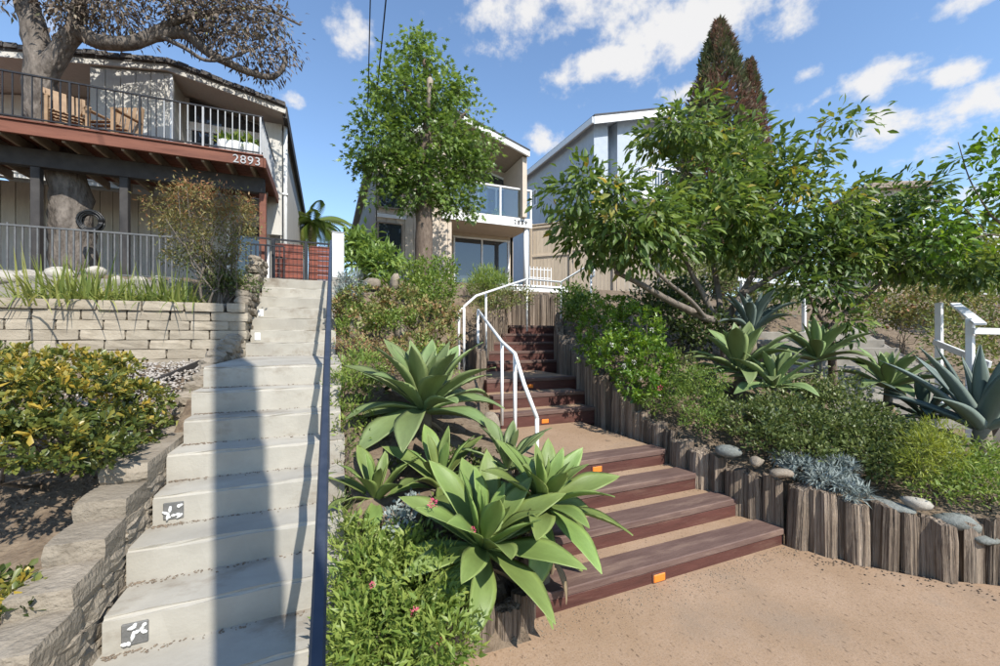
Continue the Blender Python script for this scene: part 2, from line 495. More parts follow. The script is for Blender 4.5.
def shrub(name, label, base, blobs, nclump, nleaf, leaf, size, mat, bark, seed, spread=.06, upness=.5, shell=.55, tone_mu=.5, tone_sd=.2,
          stems=6, stem_r=.008, group=None, cat='shrub', zmin=None, top_tone=0.0, lean=None, rosette=False):
    rng = np.random.default_rng(seed)
    t = thing(name, base, label, cat, group)
    A, D = lumpy(rng, blobs, nclump, shell, zmin)
    n = len(A); k = nleaf
    if rosette:      # leaves fan out from the end of each twig
        C = np.repeat(A, k, axis=0) + rng.normal(0, spread * .25, (n * k, 3))
        ax = unit(D + np.array([0, 0, upness]))
        O = unit(rng.normal(0, 1, (n * k, 3))) + .75 * np.repeat(ax, k, axis=0)
    else:
        C = np.repeat(A, k, axis=0) + rng.normal(0, spread, (n * k, 3))
        O = rng.normal(0, .75, (n * k, 3)) + np.repeat(D, k, axis=0); O[:, 2] += upness
    S = size * rng.uniform(.55, 1.2, n * k)
    tn = np.repeat(rng.normal(tone_mu, tone_sd * .7, n), k) + rng.normal(0, tone_sd * .6, n * k)
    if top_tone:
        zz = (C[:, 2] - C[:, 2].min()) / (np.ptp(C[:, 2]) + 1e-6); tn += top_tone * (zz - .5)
    foliage('foliage', t, mat, C, O, S, leaf, np.clip(tn, 0, 1), rng)
    idx = rng.permutation(n)[:max(stems * 5, 1)]
    b = np.array(base, float)
    for s in range(stems):
        gs = []
        main = A[idx[s * 5 % len(idx)]]
        st = b + np.array([rng.normal(0, .05), rng.normal(0, .05), -.04])
        pts = wiggle(st, b + (main - b) * .9, 6, .05, rng)
        gs.append(tube_geo(pts, np.linspace(stem_r, stem_r * .4, 6), 5, False))
        for q in range(1, 5):
            e = A[idx[(s * 5 + q) % len(idx)]]
            j = rng.integers(2, 5)
            gs.append(tube_geo(wiggle(pts[j], e, 4, .06, rng), np.linspace(stem_r * .5, stem_r * .2, 4), 4, False))
        joined('stem', gs, bark, t)
    return t

def blade_clump(name, label, base, n, L0, W, mat, seed, spread=.2, arch=.7, cat='plant', group=None, tone_mu=.5, up=1.0, seg=5, base_r=.05):
    """tuft of arching strap leaves"""
    rng = np.random.default_rng(seed)
    t = thing(name, base, label, cat, group)
    V, F, T = [], [], []
    for i in range(n):
        a = rng.uniform(0, 2 * math.pi); L_ = L0 * rng.uniform(.6, 1.1)
        o = np.array([math.cos(a), math.sin(a), 0]); s = np.array([-o[1], o[0], 0])
        st = np.array(base) + o * rng.uniform(0, base_r) + rng.normal(0, spread * .3, 3) * np.array([1, 1, 0])
        lean = rng.uniform(.15, 1.0); b0 = len(V); tn = np.clip(rng.normal(tone_mu, .2), 0, 1)
        for k in range(seg + 1):
            u = k / seg
            p = st + o * L_ * (lean * u * .9) + np.array([0, 0, 1]) * L_ * up * (u * (1.05 - .35 * lean) - arch * lean * u * u * .85)
            w = W * (1 - u ** 2.2) * (.65 + .35 * min(1, u * 4)) + .0008
            V += [p - s * w, p + s * w]; T += [tn, tn]
            if k: q = b0 + 2 * k; F.append((q - 2, q - 1, q + 1, q))
    o_ = mesh_obj('leaves', V, np.array(F), mat, t, True, None, T); o_['kind'] = 'stuff'
    return t

# ------------------------------------------------------------------ agaves: every leaf its own piece
AGC = {}
def agave_leaf_mesh(kind, curve, mat):
    key = (kind, curve, mat)
    if key in AGC: return AGC[key]
    nu, nv = 13, 7; V, F, T = [], [], []
    x = z = 0.0; ang = 0.0
    path = []
    for i in range(nu):
        u = i / (nu - 1)
        path.append((x, z, ang))
        ang = -curve * (u ** 1.5) * 1.25
        x += math.cos(ang) / (nu - 1); z += math.sin(ang) / (nu - 1)
    for i in range(nu):
        u = i / (nu - 1)
        if kind == 'soft':       # broad, widest past the middle
            w = .048 * (1 - u) + .116 * max(0, math.sin(math.pi * u ** 1.3)) ** .95 + .001
            thick = .035 * (1 - u) + .006; chan = .34 * (1 - .45 * u)
        else:                    # stiff, narrow, tapering
            w = .088 * (1 - u ** 2.6) * (.8 + .35 * math.sin(math.pi * u * .9)) + .0012
            thick = .04 * (1 - u) + .006; chan = .5 * (1 - .3 * u)
        px_, pz, a = path[i]
        for j in range(nv):
            s = (j / (nv - 1)) * 2 - 1
            wav = .010 * math.sin(u * 11 + 2 * (s > 0)) * abs(s) * (1 if kind == 'soft' else .3)
            up = chan * w * (s * s) + wav
            V.append((px_ - math.sin(a) * up, s * w, pz + math.cos(a) * up)); T.append(abs(s) ** 5 * .45 + .35 * u ** 6 + .25 * (1 - u) ** 3)
        # underside
        for j in range(1, nv - 1):
            s = (j / (nv - 1)) * 2 - 1
            up = chan * w * (s * s) - thick * (1 - s * s)
            V.append((px_ - math.sin(a) * up, s * w, pz + math.cos(a) * up)); T.append(.1)
    m = nv + nv - 2
    for i in range(nu - 1):
        for j in range(nv - 1):
            F.append((i * m + j, (i + 1) * m + j, (i + 1) * m + j + 1, i * m + j + 1))
        low = [0] + [nv + k for k in range(nv - 2)] + [nv - 1]
        for j in range(nv - 1):
            F.append((i * m + low[j], i * m + low[j + 1], (i + 1) * m + low[j + 1], (i + 1) * m + low[j]))
    me = bpy.data.meshes.new('leaf'); me.from_pydata(V, [], F); me.update()
    a = me.attributes.new('tone', 'FLOAT', 'POINT'); a.data.foreach_set('value', np.array(T, dtype=np.float32))
    me.polygons.foreach_set('use_smooth', np.ones(len(me.polygons), dtype=bool))
    me.materials.append(MATS[mat]); AGC[key] = me
    return me

def agave(name, label, pos, R, n, mat, seed, kind='soft', tilt0=82, tilt1=-8, tilt=(0, 0), group=None, cat='agave', wide=1.0, stemlen=.0, nsk=()):
    r = random.Random(seed); TM = Matrix.Rotation(tilt[0], 3, 'X') @ Matrix.Rotation(tilt[1], 3, 'Y')
    t = thing(name, (pos[0], pos[1], pos[2] - stemlen), label, cat, group)
    tube('stem', t, 'agave_stem', [(pos[0], pos[1], pos[2] - stemlen - .12), (pos[0], pos[1], pos[2] - stemlen * .4), (pos[0], pos[1], pos[2] + .06 * R)], [.10 * R, .10 * R, .07 * R], 8)
    for i in range(n):
        f = (i + .5) / n                       # 0 = heart, 1 = outermost
        az = i * 2.39996 + r.uniform(-.12, .12)
        el = tilt0 + (tilt1 - tilt0) * (f ** 1.2) + r.uniform(-7, 7)
        Lf = R * (.62 + .55 * min(1, f * 2.2) - .12 * f) * r.uniform(.9, 1.08)
        cv = [.15, .45, .8][min(2, int(f * 2.4 + r.uniform(0, .7)))] if kind == 'soft' else [.02, .12, .3][min(2, int(f * 2.9))]
        me = agave_leaf_mesh(kind, cv, mat)
        w = wide * r.uniform(.92, 1.12) * (.8 + .25 * min(1, f * 2))
        h = pos[2] + R * .16 * (1 - f)
        o = inst('leaf', me, t, (pos[0] + .05 * R * math.cos(az), pos[1] + .05 * R * math.sin(az), h), (0, 0, 0), (Lf, Lf * w, Lf))
        o.rotation_euler = (TM @ Matrix.Rotation(az, 3, 'Z') @ Matrix.Rotation(-rad(el), 3, 'Y') @ Matrix.Rotation(r.uniform(-.25, .25), 3, 'X')).to_euler()
    for i in range(max(3, n // 6)):            # withered leaves hanging below the rosette
        az = i * 2.1 + r.uniform(0, 1); me = agave_leaf_mesh('soft', .8, 'leaf_withered'); Lf = R * r.uniform(.5, .75)
        o = inst('withered_leaf', me, t, (pos[0] + .05 * R * math.cos(az), pos[1] + .05 * R * math.sin(az), pos[2] - .05 * R - stemlen * .3), (0, 0, 0), (Lf, Lf * .5, Lf))
        o.rotation_euler = (Matrix.Rotation(az, 3, 'Z') @ Matrix.Rotation(rad(r.uniform(25, 60)), 3, 'Y')).to_euler()
    return t

def digits(parent, text, x, y, z, size, mat, step, depth=.012):
    """house number, one mesh for each digit, facing -Y"""
    for i, ch in enumerate(text):
        cu = bpy.data.curves.new('digit', 'FONT'); cu.body = ch; cu.size = size; cu.extrude = depth / 2; cu.align_x = 'CENTER'
        to = bpy.data.objects.new('digit_curve', cu); col.objects.link(to)
        me = bpy.data.meshes.new_from_object(to); me.name = 'digit'
        bpy.data.objects.remove(to, do_unlink=True)
        me.materials.clear(); me.materials.append(MATS[mat])
        o = bpy.data.objects.new('house_number_digit', me); place(o, parent, (x + i * step, y, z))
        o.rotation_euler = (rad(90), 0, 0)
# ------------------------------------------------------------------ palette
surf('soil', (.10, .070, .047), (.21, .16, .11), 9, .95, .8, 30, rnd_offset=False, c3=(.22, .17, .12), c3scale=3.0, c3amt=.6, bdist=.03)
surf('concrete', (.308, .286, .242), (.395, .37, .315), 3.5, .9, .16, 55, stretch=(.85, 1.2, 1.2), c3=(.165, .125, .085), c3scale=2.2, c3amt=.85, rnd=.09)
surf('concrete_old', (.20, .185, .16), (.31, .285, .245), 5, .92, .25, 40, c3=(.11, .09, .07), c3scale=2.2, c3amt=.6, rnd=.08)
surf('block_tan', (.27, .228, .17), (.37, .322, .25), 7, .92, .5, 45, c3=(.20, .16, .11), c3scale=3.5, c3amt=.5, rnd=.12, bdist=.012)
surf('block_grey', (.19, .158, .118), (.31, .265, .205), 9, .94, .8, 38, c3=(.13, .105, .075), c3scale=4.5, c3amt=.6, rnd=.10, bdist=.02)
surf('log', (.165, .122, .088), (.39, .31, .235), 2.2, .93, .9, 4, stretch=(.9, .9, .16), rnd=.30, c3=(.040, .028, .020), c3scale=3.0, c3amt=.85, bdist=.16, contrast=(.36, .64))
surf('log_end', (.12, .09, .065), (.22, .17, .125), 14, .95, .6, 40, rnd=.2)
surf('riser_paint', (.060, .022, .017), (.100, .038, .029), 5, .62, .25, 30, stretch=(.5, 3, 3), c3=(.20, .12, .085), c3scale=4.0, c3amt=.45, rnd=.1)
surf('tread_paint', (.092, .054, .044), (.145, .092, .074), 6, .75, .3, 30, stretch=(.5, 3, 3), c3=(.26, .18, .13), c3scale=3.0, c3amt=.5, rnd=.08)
surf('deck_stain', (.115, .040, .024), (.21, .080, .048), 4, .7, .25, 20, stretch=(.4, 3, 3), c3=(.09, .04, .03), c3scale=2)
surf('beam_dark', (.030, .027, .026), (.055, .05, .047), 5, .7, .15, 20)
surf('joist', (.20, .155, .115), (.29, .235, .18), 6, .8, .2, 20)
surf('siding_grey', (.37, .35, .31), (.45, .425, .38), 4, .85, .2, 30, stretch=(4, 4, .6), rnd=.05)
surf('siding_pale', (.46, .44, .40), (.54, .52, .475), 4, .85, .2, 30, stretch=(4, 4, .6), rnd=.04)
surf('stucco_beige', (.50, .42, .335), (.57, .485, .395), 5, .92, .35, 90, rnd=.03)
surf('stucco_blue', (.37, .415, .47), (.43, .475, .525), 4, .92, .4, 60, c3=(.33, .36, .40), c3scale=1.5, rnd=.02)
surf('soffit_wood', (.25, .20, .16), (.33, .27, .21), 5, .85, .2, 30, stretch=(.5, 4, 4))
surf('white_paint', (.74, .74, .725), (.80, .80, .785), 5, .45, .08, 40, c3=(.55, .52, .47), c3scale=3.0, c3amt=.35)
surf('white_wall', (.66, .655, .64), (.74, .735, .72), 3, .85, .2, 60)
surf('trim_white', (.72, .72, .71), (.78, .78, .77), 5, .5, .05, 40)
surf('fence_tan', (.42, .34, .25), (.52, .43, .325), 6, .88, .35, 25, stretch=(5, 5, .5), rnd=.10)
surf('gate_red', (.17, .045, .028), (.25, .075, .045), 7, .7, .25, 25, stretch=(.6, 4, 4), rnd=.12)
surf('metal_black', (.018, .018, .020), (.03, .03, .032), 8, .45, .05, 60, metallic=.2)
surf('metal_navy', (.020, .027, .043), (.035, .043, .062), 9, .38, .05, 70, c3=(.07, .08, .10), c3scale=6, c3amt=.35, spec=.6)
surf('metal_mid', (.10, .10, .10), (.16, .16, .155), 8, .5, .05, 60, metallic=.25)
surf('metal_grey', (.30, .30, .30), (.38, .38, .375), 8, .5, .05, 60, metallic=.25)
surf('pipe_white', (.62, .62, .60), (.70, .70, .68), 6, .5, .05, 60)
surf('roof_shingle', (.045, .042, .040), (.11, .10, .095), 12, .95, .6, 40, c3=(.30, .28, .25), c3scale=3, c3amt=.6)
surf('roof_brown', (.26, .205, .165), (.36, .29, .235), 10, .95, .4, 40)
surf('roof_dark', (.06, .06, .065), (.10, .10, .105), 10, .95, .4, 40)
surf('bark_old', (.055, .045, .037), (.205, .175, .148), 4, .95, 1.0, 6, stretch=(2.2, 2.2, .8), c3=(.055, .042, .034), c3scale=6, c3amt=.9, bdist=.06)
surf('bark_grey', (.12, .098, .078), (.23, .195, .16), 10, .92, .7, 30, stretch=(2, 2, .7), c3=(.09, .07, .055), c3scale=6, bdist=.02)
surf('bark_brown', (.085, .060, .045), (.19, .145, .11), 10, .92, .7, 30, stretch=(2, 2, .7), bdist=.015)
surf('agave_stem', (.13, .115, .08), (.24, .20, .14), 14, .9, .6, 40)
surf('rock_pale', (.30, .27, .225), (.46, .425, .365), 4, .9, .5, 20, c3=(.30, .25, .19), c3scale=3, rnd=.1, bdist=.02)
surf('rock_blue', (.13, .14, .125), (.25, .26, .235), 6, .85, .5, 20, c3=(.12, .11, .09), c3scale=4, rnd=.12, bdist=.02)
surf('rock_tan', (.20, .16, .12), (.33, .28, .215), 6, .9, .6, 20, c3=(.13, .10, .075), c3scale=4, rnd=.14, bdist=.02)
surf('gravel', (.24, .21, .175), (.46, .42, .37), 16, .9, .2, 50, rnd_offset=False)
surf('chair_wood', (.24, .15, .085), (.34, .225, .13), 8, .6, .1, 30)
surf('ceramic_white', (.75, .75, .73), (.80, .80, .78), 5, .3, .03, 30)
surf('cable', (.012, .012, .013), (.02, .02, .02), 5, .6, 0)
surf('pole_wood', (.10, .075, .055), (.19, .15, .115), 8, .92, .6, 20, stretch=(5, 5, .4))
surf('plastic_black', (.012, .012, .012), (.02, .02, .02), 5, .35, 0)
surf('brick_far', (.34, .13, .08), (.42, .19, .12), 9, .9, .3, 30)
surf('petal_pink', (.55, .06, .13), (.68, .14, .22), 30, .6, 0)
surf('petal_white', (.72, .70, .60), (.80, .78, .70), 30, .6, 0)
surf('grey_deco', (.10, .10, .095), (.17, .165, .155), 12, .8, .3, 60)
surf('hill_far', (.16, .175, .13), (.24, .225, .17), .03, .95, 0, coords='World')

def sandy(name):
    """tinted concrete with short dark aggregate flecks"""
    m, N, L = new_mat(name)
    o = N.new('ShaderNodeOutputMaterial'); p = N.new('ShaderNodeBsdfPrincipled'); L.new(p.outputs[0], o.inputs[0])
    p.inputs['Roughness'].default_value = .93; p.inputs['Specular IOR Level'].default_value = .2
    g = N.new('ShaderNodeNewGeometry')
    def noise(s, d=6, r=.6):
        n = N.new('ShaderNodeTexNoise'); n.inputs['Scale'].default_value = s; n.inputs['Detail'].default_value = d; n.inputs['Roughness'].default_value = r
        L.new(g.outputs['Position'], n.inputs['Vector']); return n.outputs[0]
    def mapr(v, a, b, c=0., d=1.):
        n = N.new('ShaderNodeMapRange'); n.inputs[1].default_value = a; n.inputs[2].default_value = b; n.inputs[3].default_value = c; n.inputs[4].default_value = d
        L.new(v, n.inputs[0]); return n.outputs[0]
    def mix(f, a, b):
        n = N.new('ShaderNodeMix'); n.data_type = 'RGBA'; L.new(f, n.inputs['Factor'])
        for k, v in (('A', a), ('B', b)):
            if isinstance(v, tuple): n.inputs[k].default_value = rgba(v)
            else: L.new(v, n.inputs[k])
        return n.outputs['Result']
    c = mix(mapr(noise(1.6, 9, .7), .38, .62), (.285, .195, .125), (.36, .255, .175))
    c = mix(mapr(noise(90, 3), .35, .65, 0, .6), c, (.30, .195, .115))
    mp = N.new('ShaderNodeMapping'); mp.inputs['Rotation'].default_value = (0, 0, .5); mp.inputs['Scale'].default_value = (1, .55, 1); L.new(g.outputs['Position'], mp.inputs[0])
    vo = N.new('ShaderNodeTexVoronoi'); vo.inputs['Scale'].default_value = 38; vo.inputs['Randomness'].default_value = 1; L.new(mp.outputs[0], vo.inputs['Vector'])
    fl = mapr(vo.outputs['Distance'], .17, .30, 1, 0)
    pick = mapr(noise(22, 3), .44, .60)
    mm = N.new('ShaderNodeMath'); mm.operation = 'MULTIPLY'; L.new(fl, mm.inputs[0]); L.new(pick, mm.inputs[1])
    m2 = N.new('ShaderNodeMath'); m2.operation = 'MULTIPLY'; L.new(mm.outputs[0], m2.inputs[0]); m2.inputs[1].default_value = .7
    c = mix(m2.outputs[0], c, (.10, .065, .042))
    vo2 = N.new('ShaderNodeTexVoronoi'); vo2.inputs['Scale'].default_value = 105; L.new(mp.outputs[0], vo2.inputs['Vector'])
    f2 = mapr(vo2.outputs['Distance'], .20, .34, .5, 0)
    c = mix(f2, c, (.17, .115, .075))
    c = mix(mapr(noise(.9, 8, .7), .52, .70, 0, .6), c, (.235, .185, .14))
    L.new(c, p.inputs['Base Color'])
    b = N.new('ShaderNodeBump'); b.inputs['Strength'].default_value = .35; b.inputs['Distance'].default_value = .006
    L.new(noise(70, 4), b.inputs['Height']); L.new(b.outputs[0], p.inputs['Normal'])
    MATS[name] = m
sandy('sand_concrete')

def glass(name, tint, rough=.03):
    m, N, L = new_mat(name)
    o = N.new('ShaderNodeOutputMaterial'); p = N.new('ShaderNodeBsdfPrincipled'); L.new(p.outputs[0], o.inputs[0])
    p.inputs['Base Color'].default_value = rgba(tint); p.inputs['Roughness'].default_value = rough
    p.inputs['Specular IOR Level'].default_value = .9; p.inputs['IOR'].default_value = 1.6
    MATS[name] = m
glass('window_glass', (.035, .045, .055))
def clear_glass(name):
    m, N, L = new_mat(name)
    o = N.new('ShaderNodeOutputMaterial'); t = N.new('ShaderNodeBsdfTransparent'); t.inputs[0].default_value = (.80, .86, .87, 1)
    g = N.new('ShaderNodeBsdfGlossy'); g.inputs['Roughness'].default_value = .03
    mx = N.new('ShaderNodeMixShader'); mx.inputs[0].default_value = .13
    L.new(t.outputs[0], mx.inputs[1]); L.new(g.outputs[0], mx.inputs[2]); L.new(mx.outputs[0], o.inputs[0]); MATS[name] = m
clear_glass('clear_glass')
def lampmat(name, c):
    m, N, L = new_mat(name)
    o = N.new('ShaderNodeOutputMaterial'); p = N.new('ShaderNodeBsdfPrincipled'); L.new(p.outputs[0], o.inputs[0])
    p.inputs['Base Color'].default_value = rgba(c); p.inputs['Roughness'].default_value = .45
    MATS[name] = m
lampmat('reflector_orange', (.72, .20, .025))

leafmat('leaf_agave', [(0, (.145, .200, .075)), (.35, (.20, .265, .100)), (1, (.38, .43, .19))], .5, .10, .45, nscale=5.0)
leafmat('leaf_agave_bright', [(0, (.15, .215, .058)), (.35, (.215, .295, .080)), (1, (.40, .46, .17))], .5, .14, .45, nscale=5.0)
leafmat('leaf_agave_blue', [(0, (.10, .135, .115)), (.4, (.15, .19, .165)), (1, (.25, .28, .21))], .55, .05, .35, nscale=5.0)
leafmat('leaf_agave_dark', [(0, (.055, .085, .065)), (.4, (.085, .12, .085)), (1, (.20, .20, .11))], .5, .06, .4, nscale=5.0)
leafmat('leaf_hedge', [(0, (.045, .070, .018)), (.4, (.105, .135, .030)), (.7, (.22, .22, .045)), (1, (.42, .30, .05))], .38, .3, .5)
leafmat('leaf_fresh', [(0, (.06, .115, .022)), (.5, (.15, .225, .045)), (1, (.30, .36, .085))], .45, .35, .4)
leafmat('leaf_grass', [(0, (.10, .15, .035)), (.5, (.22, .26, .065)), (1, (.42, .40, .13))], .5, .3, .4)
leafmat('leaf_tree', [(0, (.065, .115, .026)), (.5, (.14, .22, .048)), (1, (.28, .37, .09))], .4, .33, .45)
leafmat('leaf_peach', [(0, (.050, .092, .022)), (.5, (.115, .180, .038)), (.88, (.23, .29, .062)), (1, (.40, .30, .06))], .5, .33, .45)
leafmat('leaf_citrus', [(0, (.035, .068, .018)), (.5, (.085, .140, .030)), (1, (.20, .27, .055))], .48, .3, .45)
leafmat('leaf_old', [(0, (.075, .055, .042)), (.45, (.17, .135, .105)), (.75, (.26, .215, .165)), (1, (.20, .205, .105))], .7, .15, .2)
leafmat('leaf_nandina', [(0, (.12, .14, .045)), (.5, (.23, .20, .075)), (1, (.38, .16, .075))], .5, .3, .4)
leafmat('leaf_bright', [(0, (.055, .115, .016)), (.5, (.125, .225, .028)), (1, (.27, .36, .060))], .35, .35, .5)
leafmat('leaf_dark', [(0, (.035, .058, .018)), (.5, (.10, .135, .038)), (1, (.22, .25, .08))], .42, .25, .45)
leafmat('leaf_silver', [(0, (.16, .20, .19)), (.5, (.25, .29, .27)), (1, (.36, .39, .36))], .7, .1, .2)
leafmat('leaf_rust', [(0, (.10, .14, .035)), (.4, (.21, .23, .065)), (.65, (.33, .24, .10)), (.85, (.30, .13, .075)), (1, (.22, .28, .08))], .5, .2, .4)
leafmat('leaf_yellow', [(0, (.12, .16, .025)), (.5, (.24, .28, .045)), (1, (.42, .44, .08))], .5, .3, .4)
leafmat('leaf_cypress', [(0, (.085, .105, .050)), (.5, (.14, .16, .075)), (.72, (.20, .14, .10)), (1, (.28, .165, .12))], .75, .12, .2)
leafmat('leaf_palm', [(0, (.05, .09, .02)), (.5, (.12, .18, .035)), (1, (.27, .29, .07))], .4, .25, .5)
leafmat('leaf_withered', [(0, (.20, .15, .09)), (.5, (.30, .235, .15)), (1, (.36, .29, .19))], .8, .08, .2, nscale=6.0)
# ------------------------------------------------------------------ the lie of the land
RISE = .179
LEFT_Y = {1: 2.20, 2: 2.52, 3: 2.83, 4: 3.13, 5: 3.43, 6: 3.71, 7: 3.98, 8: 4.24, 9: 6.30, 10: 6.57, 11: 6.84, 12: 7.11, 13: 7.38, 14: 7.65, 15: 7.92}
R_Y = {1: 2.18, 2: 2.50, 3: 2.83, 4: 3.17, 5: 4.68, 6: 5.04, 7: 5.48, 8: 6.86, 9: 7.15, 10: 7.45, 11: 7.76, 12: 8.06}
R_Z = {1: .139, 2: .278, 3: .417, 4: .556, 5: .73, 6: .90, 7: 1.07, 8: 1.24, 9: 1.41, 10: 1.58, 11: 1.75, 12: 1.93}
# retaining wall of logs on the right of the timber steps: x, y, top
LOGP = [(4.62, .92, .42), (4.14, 1.30, .43), (3.88, 1.47, .43), (3.63, 1.77, .44), (3.44, 2.14, .48), (3.30, 2.52, .54), (3.20, 2.85, .60), (3.16, 3.20, .72), (3.25, 3.9, .92), (3.38, 4.68, 1.18),
        (3.48, 5.04, 1.28), (3.62, 5.5, 1.40), (3.82, 6.2, 1.56), (4.07, 6.86, 1.72), (4.40, 7.45, 1.95), (4.75, 8.06, 2.2)]
XL_Y = [2.0, 2.18, 3.2, 3.9, 4.7, 6.1, 7.0, 8.06]; XL_X = [1.08, 1.1, 1.55, 1.75, 1.95, 2.2, 2.6, 3.6]
LY = [p[1] for p in LOGP]; LX = [p[0] for p in LOGP]; LZ = [p[2] for p in LOGP]
LP = np.array(LOGP)
def path_x(y): return np.interp(y, LY, LX)
def left_z(y): return np.interp(y, [2.05, 2.2, 4.24, 6.1, 7.92, 9.5], [0, .1, 1.40, 1.42, 2.66, 2.69])
def right_z(y): return np.interp(y, [2.05, 2.18, 3.17, 4.5, 5.5, 6.7, 8.06, 11, 13], [0, .08, .53, .55, 1.05, 1.06, 1.9, 2.9, 3.5])

def seg_dist(x, y):
    """distance to the log wall and the wall's top there"""
    best = np.full(x.shape, 1e9); zz = np.zeros(x.shape)
    for a, b in zip(LP[:-1], LP[1:]):
        dx, dy = b[0] - a[0], b[1] - a[1]; l2 = dx * dx + dy * dy
        t = np.clip(((x - a[0]) * dx + (y - a[1]) * dy) / l2, 0, 1)
        d = np.hypot(x - a[0] - t * dx, y - a[1] - t * dy)
        m = d < best; best = np.where(m, d, best); zz = np.where(m, a[2] + t * (b[2] - a[2]), zz)
    return best, zz

def land(x, y):
    x = np.asarray(x, float); y = np.asarray(y, float); x, y = np.broadcast_arrays(x, y)
    h = np.zeros(x.shape)
    # left yard, terraces behind the block walls
    lt = np.interp(y, [1.9, 2.1, 3.0, 4.2, 5.2, 6.36, 6.47, 7.45, 7.6, 24, 60, 300], [0, .25, .48, .86, 1.18, 1.40, 2.04, 2.06, 2.5, 2.69, 4, 9])
    lt = np.where(y > 7.6, np.interp(y, [7.6, 8.4, 24], [2.5, 2.69, 2.69]), lt)
    # under the concrete stairs
    ls = left_z(y) - .20
    # bed between the two stairs
    xl = np.interp(y, XL_Y, XL_X)
    f = np.clip((x - .1) / np.maximum(.2, xl - .1), 0, 1)
    mb = (1 - f) * (left_z(y) - .05) + f * (right_z(y) + .12)
    mb = np.where(y > 8, np.interp(y, [8, 9, 11.5, 13], [0, .2, .7, 1.]) * 0 + np.maximum(mb, np.interp(y, [8, 9.5, 11.5, 13], [2.3, 2.8, 3.3, 3.5])), mb)
    rs = right_z(y) - .22
    # bed on the right
    d, zl = seg_dist(x, y)
    rb = zl - .05 + .13 * np.minimum(d, 1.6) - .24 * np.maximum(0, d - 2.1)
    rb = np.maximum(rb, np.interp(y + .25 * x, [5.6, 7.6, 10, 13], [.1, 1.2, 2.3, 3.4]))
    h = np.where(x < -1.17, lt, np.where(x < .1, ls, np.where(x < xl - .1, mb, rs)))
    right = np.where(y < .92, x > 4.82 - (y - .92) * 1.3, x > path_x(np.clip(y, .92, 8.06)) + np.where(y < 2.15, .17, .15))
    h = np.where(right & (y > -3), rb, h)
    front = (y < 2.05) & ~right
    h = np.where(front, 0, h)
    h = np.where((y > 8.3) & (x > -1.0), np.interp(y, [8.3, 9.5, 11.5, 13, 40, 300], [2.55, 2.72, 3.3, 3.5, 4.5, 8]), h)
    h = np.where((y > 8.3) & (x > -1.0) & (x < .35), np.minimum(h, 2.69), h)
    h = np.where((y > 7.9) & (y < 9.45) & (x > 3.45) & (x < 6.2), 1.72, h)
    far = (np.abs(x) > 40) | (y < -3)
    h = np.where(y < -3, np.interp(y, [-300, -3], [-20, 0]), h)
    return h

def axis(fine0, fine1, step, far):
    a = list(np.arange(fine0, fine1 + 1e-6, step)); lo, hi, s = fine0, fine1, step
    while lo > -far: s *= 1.45; lo -= s; a.insert(0, lo)
    s = step
    while hi < far: s *= 1.45; hi += s; a.append(hi)
    return np.array(a)
gx = axis(-4.6, 9.0, .09, 1500); gy = axis(.4, 9.4, .09, 1500)
X, Y = np.meshgrid(gx, gy)
Z = land(X, Y)
inn = (X > -5) & (X < 9) & (Y > 2.1) & (Y < 9)
Z = Z - .03 + np.where(inn, RNG.normal(0, .012, Z.shape), 0)
nx = len(gx); ny = len(gy)
ii = (np.arange(ny - 1)[:, None] * nx + np.arange(nx - 1)[None]).ravel()
F = np.stack([ii, ii + 1, ii + 1 + nx, ii + nx], 1)
g = mesh_obj('ground', np.stack([X.ravel(), Y.ravel(), Z.ravel()], 1), F, 'soil', None, False, (0, 0, 0)); tag(g, kind='structure')

# sidewalk: tinted concrete up to the first steps and along the log wall, then the road behind the camera
sw = [(-14, -2.4), (30, -2.4), (30, -1.2), (7.2, -1.2), (4.75, .82), (4.62, .92), (4.14, 1.30), (3.88, 1.47), (3.63, 1.77), (3.42, 2.20), (-1.3, 2.20), (-1.3, 2.0), (-14, 2.0)]
s = prism('sidewalk', None, 'sand_concrete', sw, 'z', -.12, .004); tag(s, kind='structure')
surf('asphalt', (.04, .04, .042), (.065, .063, .06), 30, .95, .4, 120, coords='World')
r_ = prism('road', None, 'asphalt', [(-300, -11), (300, -11), (300, -2.55), (-300, -2.55)], 'z', -.30, -.125); tag(r_, kind='structure')
k_ = prism('kerb', None, 'concrete_old', [(-300, -2.55), (300, -2.55), (300, -2.402), (-300, -2.402)], 'z', -.30, .002); tag(k_, kind='structure')

# ------------------------------------------------------------------ concrete stairs on the left
st = thing('concrete_stairs', (-.45, 2.2, 0), 'long pale concrete staircase climbing on the left past the dark handrail', 'stairs')
XA, XB = -.985, .10
def worn_step(name, parent, mat, x0, x1, y0, y1, z0, z1, seed, amp=.006):
    rr = random.Random(seed); bm = bmesh.new(); bmesh.ops.create_cube(bm, size=1.0)
    for v in bm.verts: v.co = Vector((v.co.x * (x1 - x0), v.co.y * (y1 - y0), v.co.z * (z1 - z0)))
    ed = [e for e in bm.edges if e.verts[0].co.z > 0 and e.verts[1].co.z > 0 and e.verts[0].co.y < 0 and e.verts[1].co.y < 0]
    bmesh.ops.bevel(bm, geom=ed, offset=.018, segments=3, affect='EDGES')
    lx = [e for e in bm.edges if abs(e.verts[0].co.x - e.verts[1].co.x) > .3]
    bmesh.ops.subdivide_edges(bm, edges=lx, cuts=9, use_grid_fill=True)
    for v in bm.verts:
        if abs(v.co.x) < .49 * (x1 - x0) and v.co.y < 0: v.co += Vector((0, rr.uniform(-amp, amp), rr.uniform(-amp, amp * .3)))
    me = bpy.data.meshes.new('step'); bm.to_mesh(me); bm.free(); me.materials.append(MATS[mat])
    return inst(name, me, parent, ((x0 + x1) / 2, (y0 + y1) / 2, (z0 + z1) / 2))
